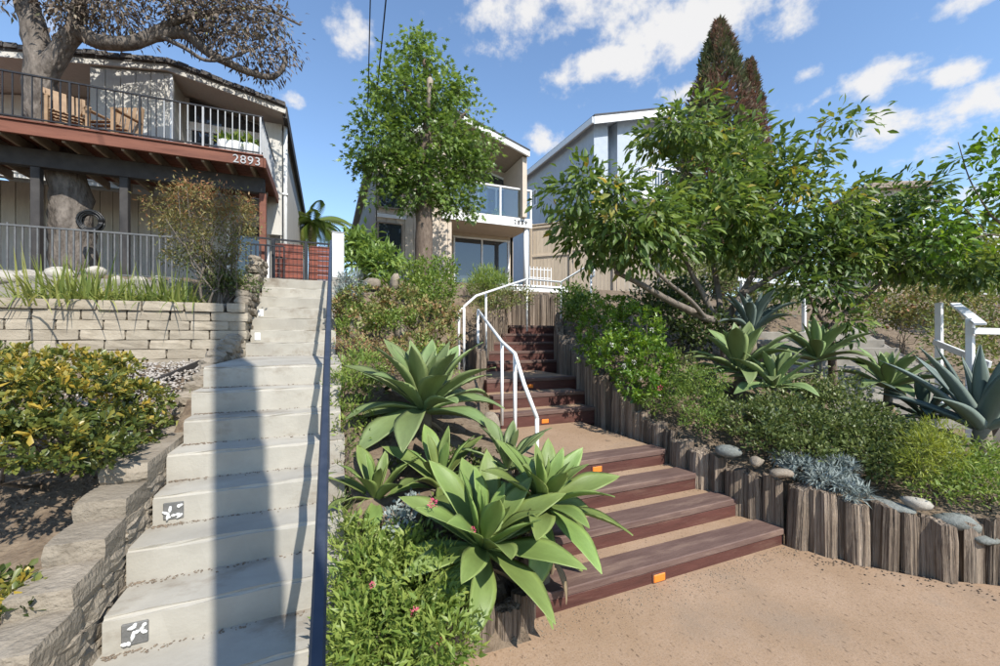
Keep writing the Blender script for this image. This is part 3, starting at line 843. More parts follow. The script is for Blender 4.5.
for k in range(1, 16):
    y0 = LEFT_Y[k]; y1 = LEFT_Y.get(k + 1, 10.4) + .05
    worn_step('step', st, 'concrete', XA - .02 * (k % 2), XB + .012 * (k % 3), y0, y1, k * RISE - .42, k * RISE, k)
# small inset cast reliefs at the left end of three risers
for k, rx in ((2, -.86), (4, -.88), (10, -.9), (12, -.93)):
    b = box('relief_tile', st, 'ceramic_white' if k > 4 else 'grey_deco', *((rx - .052, rx + .052) if k <= 4 else (rx - .035, rx + .035)), LEFT_Y[k] - .010, LEFT_Y[k] + .03, k * RISE - .15, k * RISE - .045, .004)
    rr = random.Random(k)
    if k <= 4:
        for q in range(9):
            p = Vector((rx + rr.uniform(-.042, .042), LEFT_Y[k] - .012, k * RISE - .098 + rr.uniform(-.042, .042)))
            a = rr.uniform(0, 6.28); d = Vector((math.cos(a), 0, math.sin(a))) * rr.uniform(.008, .024)
            tube('relief_petal', b, 'ceramic_white', [p - d, p, p + d], [.005, .010, .005], 6)

# ------------------------------------------------------------------ dark handrail of the concrete stairs
hr = thing('handrail', (0, 2.4, .3), 'dark navy metal handrail running up the right side of the concrete stairs', 'handrail')
p0 = Vector((-.030, 1.18, .70)); p1 = Vector((.060, 8.25, 3.47))
bar('rail', hr, 'metal_navy', p0, p1, .046, .040, .008)
bar('rail_end', hr, 'metal_navy', p0 + Vector((0, .02, .01)), p0 + Vector((0, .018, -.62)), .044, .040, .006)
for yy, k in ((3.30, 4), (5.1, 8), (6.72, 10), (8.15, 15)):
    f = (yy - p0.y) / (p1.y - p0.y); p = p0.lerp(p1, f)
    bar('post', hr, 'metal_navy', (p.x, yy, k * RISE - .05), (p.x, yy, p.z - .02), .036, .036, .004)

wb = thing('white_cabinet', (.17, 8.35, 2.6), 'narrow white cabinet panel at the top end of the dark handrail', 'cabinet')
box('panel', wb, 'white_paint', .075, .285, 8.3, 8.42, 2.80, 3.64, .008)
box('foot', wb, 'concrete_old', .07, .29, 8.29, 8.43, 2.5, 2.795, .01)
box('cap', wb, 'metal_grey', .068, .292, 8.292, 8.428, 3.643, 3.665, .004)

# ------------------------------------------------------------------ timber steps on the right
ts = thing('timber_steps', (2.3, 2.2, 0), 'brown painted timber steps with sand landings between agaves and log wall', 'stairs')
XR = {1: (1.10, 3.42), 2: (1.22, 3.31), 3: (1.36, 3.19), 4: (1.50, 3.15), 5: (1.93, 3.38), 6: (2.02, 3.47), 7: (2.10, 3.61), 8: (2.45, 4.08), 9: (2.58, 4.25), 10: (2.80, 4.42), 11: (3.30, 4.58), 12: (3.62, 4.77)}
for k in range(1, 13):
    x0, x1 = XR[k]; y0 = R_Y[k]; z1 = R_Z[k]; zb = R_Z.get(k - 1, 0.0)
    y1 = R_Y.get(k + 1, 9.6); pw = .205 if k <= 4 else (.15 if k < 8 else .20)
    rr = random.Random(50 + k)
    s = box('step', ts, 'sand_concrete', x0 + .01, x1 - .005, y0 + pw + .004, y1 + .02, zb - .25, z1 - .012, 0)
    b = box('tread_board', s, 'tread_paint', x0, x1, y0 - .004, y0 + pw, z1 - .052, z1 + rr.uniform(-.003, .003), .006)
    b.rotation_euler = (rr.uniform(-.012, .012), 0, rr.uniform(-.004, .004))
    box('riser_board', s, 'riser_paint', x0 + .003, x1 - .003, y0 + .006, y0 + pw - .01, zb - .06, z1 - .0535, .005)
for (px, py, k) in ((659, 577, 1), (597, 469, 4), (545, 421, 5), (530, 386, 7)):
    p = at_y(px, py, R_Y[k] + .004)
    l = box('step_light', ts, 'reflector_orange', p.x - .052, p.x + .052, R_Y[k] - .006, R_Y[k] + .02, p.z - .030, p.z + .026, .006)
    box('light_rim', l, 'riser_paint', p.x - .060, p.x + .060, R_Y[k] - .001, R_Y[k] + .018, p.z - .038, p.z + .034, .003)
def pebbles(name, n, fn, s0, s1, mat, seed, parent=None):
    r2 = random.Random(seed); V, Fq = [], []
    for i in range(n):
        x, y, z = fn(r2); s = r2.uniform(s0, s1); a = r2.uniform(0, 6.28); b = len(V)
        ca, sa = math.cos(a), math.sin(a); sx, sy, sz = r2.uniform(.7, 1.3), r2.uniform(.6, 1), r2.uniform(.35, .8)
        pts = [(-1, 0, 0), (0, -1, 0), (1, 0, 0), (0, 1, 0), (.2, .1, 1), (-.1, 0, -.6)]
        for (u, v, w) in pts:
            u = u * sx * s * r2.uniform(.75, 1.2); v = v * sy * s * r2.uniform(.75, 1.2); w = w * sz * s
            V.append((x + u * ca - v * sa, y + u * sa + v * ca, z + w))
        Fq += [(b, b + 1, b + 4), (b + 1, b + 2, b + 4), (b + 2, b + 3, b + 4), (b + 3, b, b + 4), (b + 1, b, b + 5), (b + 2, b + 1, b + 5), (b + 3, b + 2, b + 5), (b, b + 3, b + 5)]
    o = mesh_obj(name, V, np.array(Fq), mat, parent, False); o['kind'] = 'stuff'
    return o
def stair_grit(q):
    k = q.choice((1, 2, 3, 4, 5, 6, 7, 8)); yb = LEFT_Y[k + 1]
    return (q.uniform(XA, XB) if q.random() < .5 else XA + abs(q.gauss(0, .12)), yb - .006 - abs(q.gauss(0, .02)), k * RISE + .002)
pebbles('stair_grit', 900, stair_grit, .003, .010, 'log_end', 41, st)
# ------------------------------------------------------------------ terrace wall of pale blocks (left)
def block_course_wall(name, label, x0, x1, y, z0, courses, ch, bl, mat, seed, depth=.2, cat='wall', amp=.004):
    r = random.Random(seed); t = thing(name, ((x0 + x1) / 2, y, z0), label, cat)
    vs_ = [rough_box_mesh('block', bl - .004, depth, ch - .0035, mat, amp, 2, seed * 10 + i, .05) for i in range(6)]
    cap = [rough_box_mesh('block', bl - .004, depth + .03, ch - .0035, mat, amp, 2, seed * 20 + i, .05) for i in range(3)]
    n = int((x1 - x0) / bl) + 1
    for c in range(courses):
        off = (c % 2) * bl * .5 + r.uniform(-.04, .04)
        for i in range(-1, n + 1):
            cx = x1 - off - i * bl
            if cx < x0 or cx + .5 * bl > x1 + .04: continue
            last = c == courses - 1
            inst('block', r.choice(cap if last else vs_), t, (cx, y + depth / 2 + (r.uniform(-.006, .006) - .004 * (courses - c)) - (.02 if last else 0), z0 + ch * (c + .5)), (0, 0, r.choice((0, math.pi)) + r.uniform(-.008, .008)))
        if c % 2 == 0: inst('block', r.choice(cap if c == courses - 1 else vs_), t, (x1 - bl * .25, y + depth / 2 - (.02 if c == courses - 1 else 0), z0 + ch * (c + .5)), (0, 0, 0), (.5, 1, 1))
    box('backing', t, 'block_grey', x0, x1 - .02, y + depth * .7 + .1, y + depth * .7 + .16, z0 - .2, z0 + ch * courses - .02, 0)
    return t
block_course_wall('block_wall', 'long pale concrete block wall with straight courses below the strappy plants', -8.2, -.995, 6.28, 1.30, 7, .118, .42, 'block_tan', 3)

# rough stacked blocks turning the corner and climbing beside the upper flight
cs = thing('stacked_block_corner', (-1.1, 6.4, 1.4), 'rough stacked blocks stepping up beside the upper concrete flight', 'wall')
vb = [rough_box_mesh('block', .19, .24, .115, 'block_grey', .014, 2, 700 + i, .25) for i in range(6)]
r = random.Random(11)
for i in range(2, 11):
    y = 6.20 + i * .20; zt = 1.46 + max(0, (i - 0)) * .132 + .44
    zt = min(zt, 2.95); z = 1.30 + max(0, i - 1) * .11
    while z < zt:
        inst('block', r.choice(vb), cs, (-1.085 + r.uniform(-.02, .03), y + r.uniform(-.02, .02), z + .06), (r.uniform(-.05, .05), r.uniform(-.05, .05), r.choice((0, math.pi)) + r.uniform(-.12, .12)))
        z += .118
# side wall of the landing and the lower flight: stepped caps over split-faced courses
cw = thing('stepped_side_wall', (-1.12, 3.2, .3), 'weathered stepped stone block wall along the left edge of the lower concrete stairs', 'wall')
caps = [(1.55, .34, .40), (1.83, .34, .425), (2.08, .33, .525), (2.34, .33, .615), (2.59, .33, .715), (2.85, .34, .82), (3.10, 1.14, .94)]
r = random.Random(5)
for i, (y, ln, zt) in enumerate(caps):
    me = rough_box_mesh('cap_block', .235, ln, .135, 'block_grey', .005, 2, 900 + i, .09)
    inst('cap_block', me, cw, (-1.125, y + ln / 2, zt - .066), (0.02 if i < 6 else .03, 0, r.uniform(-.04, .04)))
    z = zt - .132; c = 0
    while z > -.1 + max(0, (y - 2.2) * .45):
        nb = 1 if ln < .5 else 3
        for q in range(nb):
            l2 = ln / nb
            me = rough_box_mesh('course_block', .20, l2 + .015, .118, 'block_grey', .012, 4, 940 + i * 7 + c * 3 + q, .06)
            inst('course_block', me, cw, (-1.105 + r.uniform(-.008, .008), y + l2 * (q + .5), z - .055), (r.uniform(-.03, .03), 0, r.uniform(-.03, .03)))
        z -= .122; c += 1
# blocks between the low wall's end and the corner, beside the landing
rb_ = thing('rubble_edge', (-1.1, 5.0, 1.2), 'row of irregular grey blocks edging the gravel beside the stair landing', 'wall')
for i in range(9):
    y = 4.32 + i * .215; zt = 1.06 + i * .062
    for q in range(3):
        me = rough_box_mesh('block', .20, .21, .125, 'block_grey', .016, 2, 990 + i * 3 + q, .25)
        inst('block', me, rb_, (-1.10 + r.uniform(-.03, .02), y + r.uniform(-.02, .02), zt + .10 - q * .12), (r.uniform(-.06, .06), r.uniform(-.06, .06), r.uniform(-.15, .15)))

# upper stucco wall and boulders
uw = thing('upper_stucco_wall', (-4, 7.55, 2.1), 'low rough grey stucco wall behind the strappy plants under the boulders', 'wall')
me = rough_box_mesh('wall_face', 6.4, .18, .52, 'concrete_old', .006, 8, 31, .01)
inst('wall_face', me, uw, (-5.1, 7.58, 2.25))
BOULD = [(8, 271, .34), (28, 272, .30), (60, 268, .26), (96, 268, .2), (118, 277, .22), (140, 278, .17), (160, 277, .15), (235, 279, .2), (248, 282, .16), (44, 274, .18), (176, 279, .13)]
for i, (px, py, sz) in enumerate(BOULD):
    p = at_y(px, py, 7.62 + .05 * (i % 2))
    o = inst('boulder', rock_mesh(40 + i, 'rock_pale', 2, (1, .8, .62)), None, (p.x, p.y, p.z - sz * .32), (0, 0, i * 1.3), sz * .78)
    names = ['cream boulder at the far left end of the stucco wall', 'long cream boulder second from the left on the stucco wall', 'cream boulder behind the yellow-green strappy plant', 'low cream boulder right of the strappy plant', 'rounded cream boulder in the middle of the row by the fence',
             'flat cream boulder right of the rounded one by the fence', 'small cream boulder left of the reddish bush', 'cream boulder right of the reddish bush stems', 'cream boulder nearest the top of the concrete stairs', 'small pale stone wedged between two left boulders', 'small pale stone behind the reddish bush']
    tag(o, names[i], 'boulder', 'boulders along the upper wall')

# gravel pocket and bark litter
pebbles('gravel_patch', 1500, lambda q: (lambda u, v: (-1.22 - 1.0 * u, 4.5 + 1.7 * v - .35 * u, float(land(-1.3, 4.5 + 1.7 * v)) + .015 + .02 * q.random()))(q.random(), q.random()), .012, .032, 'gravel', 4)
e = bar('edging_strip', None, 'beam_dark', (-1.95, 4.5, 1.02), (-1.25, 6.22, 1.47), .02, .08, .003); tag(e, 'thin dark edging strip along the pale gravel', 'edging')

# ------------------------------------------------------------------ log retaining walls
log_meshes = []
for i in range(9):
    rr = random.Random(300 + i); V, F = [], []
    ns, nl = 16, 5
    ph = [rr.uniform(0, 6.28) for _ in range(3)]
    prof = [1 + .10 * math.sin(2 * math.pi * k / ns * 2 + ph[0]) + .05 * math.sin(2 * math.pi * k / ns * 3 + ph[1]) + rr.uniform(-.04, .04) for k in range(ns)]
    for _ in range(2 + i % 3): prof[rr.randrange(ns)] *= rr.uniform(.62, .85)
    for l in range(nl):
        for k in range(ns):
            a = 2 * math.pi * k / ns
            q = prof[k] * (1 + rr.uniform(-.03, .03)) * (1.0 if l < nl - 1 else .93)
            V.append((q * math.cos(a), q * math.sin(a), l / (nl - 1) + (rr.uniform(-.035, .02) + .03 * math.cos(a + ph[2]) if l == nl - 1 else 0)))
    for l in range(nl - 1):
        for k in range(ns): F.append((l * ns + k, l * ns + (k + 1) % ns, (l + 1) * ns + (k + 1) % ns, (l + 1) * ns + k))
    V.append((0, 0, 1.012)); c = len(V) - 1
    for k in range(ns): F.append(((nl - 1) * ns + k, (nl - 1) * ns + (k + 1) % ns, c))
    me = bpy.data.meshes.new('log'); me.from_pydata(V, [], F); me.update(); me.materials.append(MATS['log'])
    log_meshes.append(me)

def log_row(t, path, rlo, rhi, foot, seed, gap=.96):
    r = random.Random(seed); P = [Vector(p) for p in path]
    segs = [(P[i + 1] - P[i]).xy.length for i in range(len(P) - 1)]; tot = sum(segs); s = 0.0
    while s < tot:
        rd = r.uniform(rlo, rhi); q = s + rd; i = 0; acc = 0
        while i < len(segs) - 1 and acc + segs[i] < q: acc += segs[i]; i += 1
        p = P[i].lerp(P[i + 1], min(1, (q - acc) / segs[i]))
        top = p.z + r.uniform(-.03, .03); fz = foot(p)
        inst('log', r.choice(log_meshes), t, (p.x + r.uniform(-.012, .012), p.y + r.uniform(-.012, .012), fz), (r.uniform(-.03, .03), r.uniform(-.03, .03), r.uniform(0, 6.28)), (rd * 1.04, rd * 1.04, top - fz))
        s += 2 * rd * gap
lw = thing('log_retaining_wall', (3.4, 3.0, 0), 'curving wall of upright weathered logs along the right of the timber steps', 'retaining wall')
off = .075
path = []
for i, (x, y, z) in enumerate(LOGP):
    a = LOGP[max(0, i - 1)]; b = LOGP[min(len(LOGP) - 1, i + 1)]
    dx, dy = b[0] - a[0], b[1] - a[1]; l = math.hypot(dx, dy)
    path.append((x + dy / l * off, y - dx / l * off, z))
path = [(5.6, .05, .40)] + path
log_row(lw, path, .062, .105, lambda p: max(-.12, float(right_z(p.y)) - .30 if p.y > 2.2 else -.12), 21)
lm = thing('log_edging', (1.2, 2.1, 0), 'short weathered logs edging the planting bed below the front agave', 'retaining wall')
log_row(lm, [(.17, 2.20, .20), (.6, 2.14, .22), (1.02, 2.10, .22), (1.09, 2.2, .26), (1.20, 2.5, .36), (1.35, 2.85, .5), (1.48, 3.2, .64), (1.66, 3.9, .72)], .055, .08, lambda p: -.1 if p.y < 2.4 else float(right_z(p.y)) - .3, 22)
lt_ = thing('log_wall_top', (4.1, 9.3, 1.9), 'straight row of pale upright logs closing the top of the timber steps', 'retaining wall')
log_row(lt_, [(2.9, 9.1, 2.75), (3.6, 9.25, 2.78), (4.6, 9.35, 2.76), (5.6, 9.4, 2.8), (6.3, 9.4, 2.85)], .06, .095, lambda p: 1.6, 23)
lf_ = thing('log_wall_left', (2.4, 7.3, 1.2), 'row of upright logs holding the bed left of the upper timber steps', 'retaining wall')
log_row(lf_, [(2.06, 5.6, 1.45), (2.2, 6.35, 1.72), (2.52, 6.95, 1.95), (2.80, 7.3, 2.1), (3.12, 7.65, 2.25), (3.45, 8.0, 2.4), (3.52, 8.4, 2.5), (3.5, 9.1, 2.65)], .055, .085, lambda p: float(right_z(p.y)) - .2, 24)

# stones lying on the log wall and in the beds
def stone(px, py, Y, sz, mat, label, sq=(1, .75, .5), dz=0, grp='stones on the log wall'):
    p = at_y(px, py, Y)
    o = inst('stone', rock_mesh(int(px * 7 + py), mat, 2, sq), None, (p.x, p.y, p.z + dz), (0, 0, px * .37), sz)
    return tag(o, label, 'stone', grp)
stone(728, 451, 2.60, .115, 'rock_blue', 'flat blue-green stone resting on the log tops beside the fourth step')
stone(757, 461, 2.37, .10, 'rock_tan', 'tan slab stone beside the flat blue-green one on the log tops', (1.1, .6, .45))
stone(780, 473, 2.20, .09, 'rock_tan', 'dark tan stone just left of the silvery plant', (1.2, .8, .45))
stone(957, 522, 1.42, .12, 'rock_blue', 'pale lichen stone on the log wall near the right edge of the photo', (1.2, .8, .55))
stone(915, 503, 1.58, .10, 'rock_pale', 'cream rock on the log wall below the feathery yellow plant')
stone(888, 506, 1.70, .12, 'rock_blue', 'flat grey stone lying on the logs right of the silvery plant', (1.5, .8, .32))
stone(985, 539, 1.31, .09, 'rock_blue', 'grey stone at the right end of the log wall', (1.3, .8, .4))
stone(700, 470, 3.3, .06, 'rock_pale', 'small pale stone in the shade behind the log wall')
stone(358, 331, 6.0, .22, 'rock_tan', 'upright tan stone at the left of the planted terrace', (.75, .6, 1.0), grp='terrace stones')
stone(377, 327, 6.1, .13, 'rock_blue', 'small grey stone beside the upright tan terrace stone', (.6, .6, 1.0), grp='terrace stones')
stone(402, 330, 6.0, .2, 'rock_tan', 'broad grey-brown stone at the right of the planted terrace', (1.0, .6, .8), grp='terrace stones')
stone(414, 322, 6.2, .14, 'rock_tan', 'small brown stone behind the broad terrace stone', (.7, .6, .9), grp='terrace stones')
stone(465, 378, 4.9, .11, 'rock_tan', 'pale stone at the foot of the white handrail', (1.0, .8, .7), grp='terrace stones')
stone(478, 395, 4.6, .12, 'rock_tan', 'tan stone behind the big agave beside the handrail post', (1.0, .8, .8), grp='terrace stones')
stone(490, 425, 4.1, .15, 'rock_tan', 'rough brown stone below the white handrail beside the landing', (.8, .7, 1.0), grp='terrace stones')
stone(482, 447, 3.9, .12, 'rock_blue', 'grey stone low between big agave and landing', (.8, .7, .9), grp='terrace stones')
stone(395, 282, 7.9, .2, 'rock_tan', 'brown block stone on the upper terrace below the tree', (1, .6, .9), grp='terrace stones')
stone(372, 284, 7.9, .17, 'rock_tan', 'brown block stone left of the one below the tree', (1.2, .6, .7), grp='terrace stones')

# ------------------------------------------------------------------ white pipe handrails
def pipe_rail(name, label, rails, posts, r=.021):
    o = thing(name, rails[0][0], label, 'handrail', 'white pipe handrails of the timber steps')
    for pts in rails: tube('rail', o, 'white_paint', pts, r, 10)
    for a, b in posts: tube('post', o, 'white_paint', [a, b], r * .95, 10)
    return o
q = [at_t(478, 310, 6.35), at_t(502, 342, 5.05), at_t(515, 354, 4.35), at_t(524, 384, 4.05), at_t(537, 418, 3.95)]
pipe_rail('white_handrail', 'white pipe handrail sloping down beside the lower landing above the agaves', [q],
          [(q[0], Vector((q[0].x, q[0].y, 1.0))), (q[1], Vector((q[1].x, q[1].y, .6))), (q[2], Vector((q[2].x, q[2].y, .45))), (q[4], Vector((q[4].x, q[4].y, .45)))])
u = [at_t(459, 345, 6.35), at_t(459, 311, 6.35), at_t(476, 296, 6.9), at_t(527, 279, 8.6)]
pipe_rail('white_handrail', 'white pipe handrail climbing on the left of the upper timber steps', [u],
          [(at_t(464, 308, 6.4), Vector((at_t(464, 308, 6.4).x, at_t(464, 308, 6.4).y, 1.1))), (u[1], Vector((u[1].x, u[1].y, 1.1))), (at_t(486, 292, 7.3), Vector((at_t(486, 292, 7.3).x, at_t(486, 292, 7.3).y, 1.3))), (u[3], Vector((u[3].x, u[3].y, 1.8)))])
w = [at_t(527, 279, 8.75), at_t(561, 282, 8.9), at_t(591, 264, 8.3), at_t(594, 266, 8.25), at_t(594, 276, 8.25), at_t(590, 278, 8.3)]
pipe_rail('white_handrail', 'white pipe handrail with looped end right of the upper timber steps', [w],
          [(w[1], Vector((w[1].x, w[1].y, 1.8))), (w[2], Vector((w[2].x, w[2].y, 1.8)))])
# ------------------------------------------------------------------ grey house on the left with the raised deck
H1 = thing('grey_house', (-5, 12.5, 2.69), 'two-storey grey board house on the left with raised red-brown deck', 'house')
XW = -1.06           # right-hand side wall
Y1 = 12.3            # front wall, lower storey
FZ = 5.32            # deck floor
def boards(parent, mat, x0, x1, y, z0, z1, w, gap=.012, th=.03, name='siding_board', ztop=None):
    x = x0
    while x < x1 - .01:
        xe = min(x + w - gap, x1); zz = z1 if ztop is None else ztop((x + xe) / 2)
        if zz > z0 + .05: box(name, parent, mat, x, xe, y, y + th, z0, zz, .004)
        x += w
# lower storey
lo = box('lower_wall', H1, 'siding_grey', -8.6, XW - .06, Y1 + .031, Y1 + .25, 2.5, FZ - .25, 0)
boards(lo, 'siding_grey', -8.6, -2.35, Y1, 2.6, FZ - .26, .235)
boards(lo, 'siding_grey', -1.42, XW - .06, Y1, 2.6, FZ - .26, .12)
d = box('door', H1, 'siding_pale', -2.32, -1.45, Y1 + .04, Y1 + .09, 2.7, 4.72, .006)
box('pane', d, 'window_glass', -2.16, -1.62, Y1 + .028, Y1 + .04, 3.1, 4.55, .002)
for (a, b, c, e_) in ((-2.36, -2.29, 2.69, 4.8), (-1.47, -1.40, 2.69, 4.8), (-2.36, -1.40, 4.74, 4.84)):
    box('frame', d, 'trim_white', a, b, Y1 - .02, Y1 + .03, c, e_, .004)
box('handle', d, 'metal_grey', -1.58, -1.55, Y1 + .01, Y1 + .045, 3.62, 3.72, .004)
# right-hand side wall, boards seen at a grazing angle
sd = box('side_wall', H1, 'siding_pale', XW - .06, XW - .024, Y1, 23.0, 2.3, 7.16, 0)
y = Y1 - .02
while y < 23:
    box('siding_board', sd, 'siding_pale', XW - .022, XW, y, y + .29, 2.35, 7.2, .003); y += .305
# upper storey: bump-out on the left, glazed recess on the right
RT = lambda x: np.interp(x, [-9.5, -3.35, XW], [6.78, 7.72, 7.25])           # underside of the roof
bumpX0 = at_y(90, 100, 11.5).x; bumpX1 = at_y(170, 100, 11.5).x; YR = 12.45
bw = prism('upper_wall', H1, 'siding_pale', [(bumpX0, FZ), (bumpX1, FZ), (bumpX1, float(RT(bumpX1)) - .02), (bumpX0, float(RT(bumpX0)) - .02)], 'y', 11.533, YR + .3)
boards(bw, 'siding_pale', bumpX0, bumpX1, 11.5, FZ + .02, 9, .26, ztop=lambda x: float(RT(x)) - .06)
box('corner_trim', bw, 'trim_white', bumpX1 + .001, bumpX1 + .05, 11.485, 11.59, FZ, float(RT(bumpX1)) - .06, .004)
sb = prism('recess_wall', H1, 'siding_pale', [(bumpX1, FZ), (XW - .07, FZ), (XW - .07, 7.2), (bumpX1, float(RT(bumpX1)) - .02)], 'y', YR + .06, YR + .3)
lw2 = prism('left_wall', H1, 'siding_pale', [(-9.2, FZ), (bumpX0, FZ), (bumpX0, float(RT(bumpX0)) - .02), (-9.2, 6.78)], 'y', 12.9, 13.1)
for i in range(8):
    box('siding_board', lw2, 'siding_pale', -9.2, bumpX0 - .01, 12.875, 12.9, FZ + .1 + i * .18, FZ + .27 + i * .18, .004)
# transom glazing and sliding doors in the recess
gx0, gx1 = bumpX1 + .12, XW - .30
tr_ = prism('transom_window', H1, 'window_glass', [(gx0, 7.08), (gx1, 7.08), (gx1, 7.13), (gx0, float(RT(gx0)) - .12)], 'y', YR + .02, YR + .05)
prism('frame', tr_, 'beam_dark', [(gx0, float(RT(gx0)) - .12), (gx1, 7.13), (gx1, 7.19), (gx0, float(RT(gx0)) - .05)], 'y', YR - .01, YR + .045)
sl = box('sliding_door', H1, 'window_glass', gx0, gx1, YR + .025, YR + .05, FZ + .06, 6.86, 0)
box('head', sl, 'trim_white', gx0 - .06, gx1 + .06, YR - .02, YR + .04, 6.86, 7.06, .006)
box('sill', sl, 'trim_white', gx0 - .06, gx1 + .06, YR - .02, YR + .04, FZ, FZ + .07, .006)
for i in range(5):
    x = gx0 + (gx1 - gx0) * i / 4
    box('mullion', sl, 'trim_white', x - .045, x + .045, YR - .012, YR + .038, FZ + .072, 6.858, .006)
lp = box('ceiling_lamp', H1, 'plastic_black', gx1 - .72, gx1 - .60, YR - .45, YR - .30, 7.12, 7.24, .02)
# roof: front edge thick with torn shingles, soffit below
rf = None
for (xa, za, xb, zb) in ((-9.6, 6.78, -3.35, 7.73), (-3.35, 7.73, XW + .10, 7.25)):
    s_ = prism('roof', H1, 'roof_shingle', [(xa, za + .10), (xb, zb + .10), (xb, zb + .20), (xa, za + .20)], 'y', 11.42, 23.2)
    prism('soffit', s_, 'siding_pale', [(xa, za), (xb, zb), (xb, zb + .098), (xa, za + .098)], 'y', 11.52, 23.0)
    prism('fascia', s_, 'siding_pale', [(xa, za - .03), (xb, zb - .03), (xb, zb + .098), (xa, za + .098)], 'y', 11.44, 11.515)
    rr = random.Random(int(xa * 10)); n = int((xb - xa) / .20)
    for i in range(n):
        u0 = xa + (xb - xa) * i / n; u1 = xa + (xb - xa) * (i + 1) / n
        z0_ = za + (zb - za) * i / n; z1_ = za + (zb - za) * (i + 1) / n; dz = rr.uniform(-.02, .02)
        prism('shingle', s_, 'roof_shingle', [(u0 + .006, z0_ + .13 + dz), (u1 - .006, z1_ + .13 + dz), (u1 - .006, z1_ + .225 + dz), (u0 + .006, z0_ + .225 + dz)], 'y', 11.37 + rr.uniform(-.02, .02), 11.60)
prism('roof_edge', H1, 'beam_dark', [(XW + .03, 7.14), (XW + .13, 7.13), (XW + .13, 7.42), (XW + .03, 7.42)], 'y', 11.5, 23.2)
# gable end beam falling away along the side wall
dp = tube('downpipe', H1, 'pipe_white', [(XW + .045, 12.0, 7.15), (XW + .045, 12.0, 5.4), (XW + .045, 12.0, 2.6)], .05, 8)
box('strap', dp, 'pipe_white', XW - .02, XW + .11, 11.93, 12.06, 5.35, 5.40, .004)
box('corner_panel', H1, 'siding_pale', at_y(264, 150, 12.0).x + .02, XW - .03, 11.94, 12.02, 4.3, 7.16, .004)
sc = thing('wall_lamp', (XW + .1, 14.0, 4.2), 'small black lantern on the side wall of the grey house', 'lamp')
tube('lantern', sc, 'plastic_black', [(XW + .12, 14, 3.98), (XW + .12, 14, 4.04), (XW + .12, 14, 4.22), (XW + .12, 14, 4.28)], [.03, .09, .11, .02], 8)
bar('arm', sc, 'plastic_black', (XW, 14, 4.32), (XW + .13, 14, 4.30), .03, .03)

# deck: fascia, joists, beam, posts, planks
DK = thing('deck', (-5, 9.5, 2.69), 'raised red-brown deck with dark beam on posts in front of the grey house', 'deck')
DX1 = -1.20; DX0 = -8.8; DY = 9.5
fb = box('fascia_board', DK, 'deck_stain', DX0, DX1, DY, DY + .05, 5.11, 5.32, .006)
bar('end_board', DK, 'deck_stain', (DX1 + .022, DY + .03, 5.215), (DX1 + .022, 11.92, 5.215), .04, .205, .006)
for i in range(20):
    x = DX1 - .22 - i * .405
    if x < DX0: break
    box('joist', DK, 'joist', x - .022, x + .022, DY + .055, 12.25, 5.08, 5.255, .003)
for i in range(16):
    box('plank', DK, 'deck_stain', DX0, DX1 - .002, DY - .03 + i * .172, DY - .03 + i * .172 + .165, 5.322 if i == 0 else 5.264, 5.352 if i == 0 else 5.295, .003)
box('beam', DK, 'beam_dark', DX0, DX1 - .05, 10.05, 10.20, 4.76, 5.075, .006)
for px in (37, 125, 263):
    p = at_y(px, 250, 10.12)
    bar('post', DK, 'beam_dark' if px < 200 else 'deck_stain', (p.x, 10.12, 2.6), (p.x, 10.12, 4.755), .13, .13, .008)
bar('brace', DK, 'joist', (-1.32, 10.2, 4.55), (-1.32, 11.0, 5.05), .05, .09)
digits(DK, '2893', at_y(236, 163, DY).x, DY - .012, 5.13, .23, 'metal_grey', .125)
# deck railing
DR = thing('deck_railing', (-5, 9.55, 5.33), 'thin black metal railing with pickets along the front of the raised deck', 'railing')
ry = DY + .10; rz = 6.17
tr2 = bar('top_rail', DR, 'metal_black', (DX0, ry, rz), (DX1 - .02, ry, rz), .035, .03)
bar('bottom_rail', DR, 'metal_black', (DX0, ry, 5.43), (DX1 - .02, ry, 5.43), .03, .025)
bar('side_rail', DR, 'metal_black', (DX1 - .05, ry, rz), (DX1 - .05, 11.9, rz), .035, .03)
n = int((DX1 - .05 - DX0) / .122)
for i in range(n):
    x = DX1 - .06 - i * .122
    thick = .034 if i % 8 == 0 else .018
    box('picket', DR, 'metal_black' if x < -2.9 else 'metal_grey', x - thick / 2, x + thick / 2, ry - thick / 2, ry + thick / 2, 5.355 if i % 8 == 0 else 5.44, rz - .012, .002)  # right-hand pickets in paler metal: sunlight put into their colour
for i in range(14):
    y = ry + .16 + i * .165
    box('picket', DR, 'metal_grey', DX1 - .06, DX1 - .04, y - .01, y + .01, 5.34, rz - .012, .002)  # side pickets carry the same painted sunlight

# furniture on the deck
def chair(label, px, py, Y, rz_):
    p = at_y(px, py, Y); p.z = 5.30
    c = thing('deck_chair', p, label, 'chair', 'wooden deck chairs')
    co, si = math.cos(rz_), math.sin(rz_)
    def pt(u, v, w): return (p.x + u * co - v * si, p.y + u * si + v * co, p.z + w)
    for a, b in ((-.26, -.25), (.26, -.25)): bar('leg', c, 'chair_wood', pt(a, b, 0), pt(a, b, .62), .06, .06)
    for a in (-.26, .26): bar('leg', c, 'chair_wood', pt(a, .28, 0), pt(a, .36, .98), .05, .07)
    for i in range(5): bar('seat_slat', c, 'chair_wood', pt(-.26, -.22 + i * .12, .40 - .015 * i), pt(.26, -.22 + i * .12, .40 - .015 * i), .09, .02)
    for i in range(5): bar('back_slat', c, 'chair_wood', pt(-.2 + i * .1, .29, .42), pt(-.2 + i * .1, .39, 1.0), .075, .018)
    for a in (-.26, .26): bar('armrest', c, 'chair_wood', pt(a, -.28, .63), pt(a, .32, .66), .09, .025)
chair('wooden deck chair beside the old tree trunk', 66, 118, 10.05, .5)
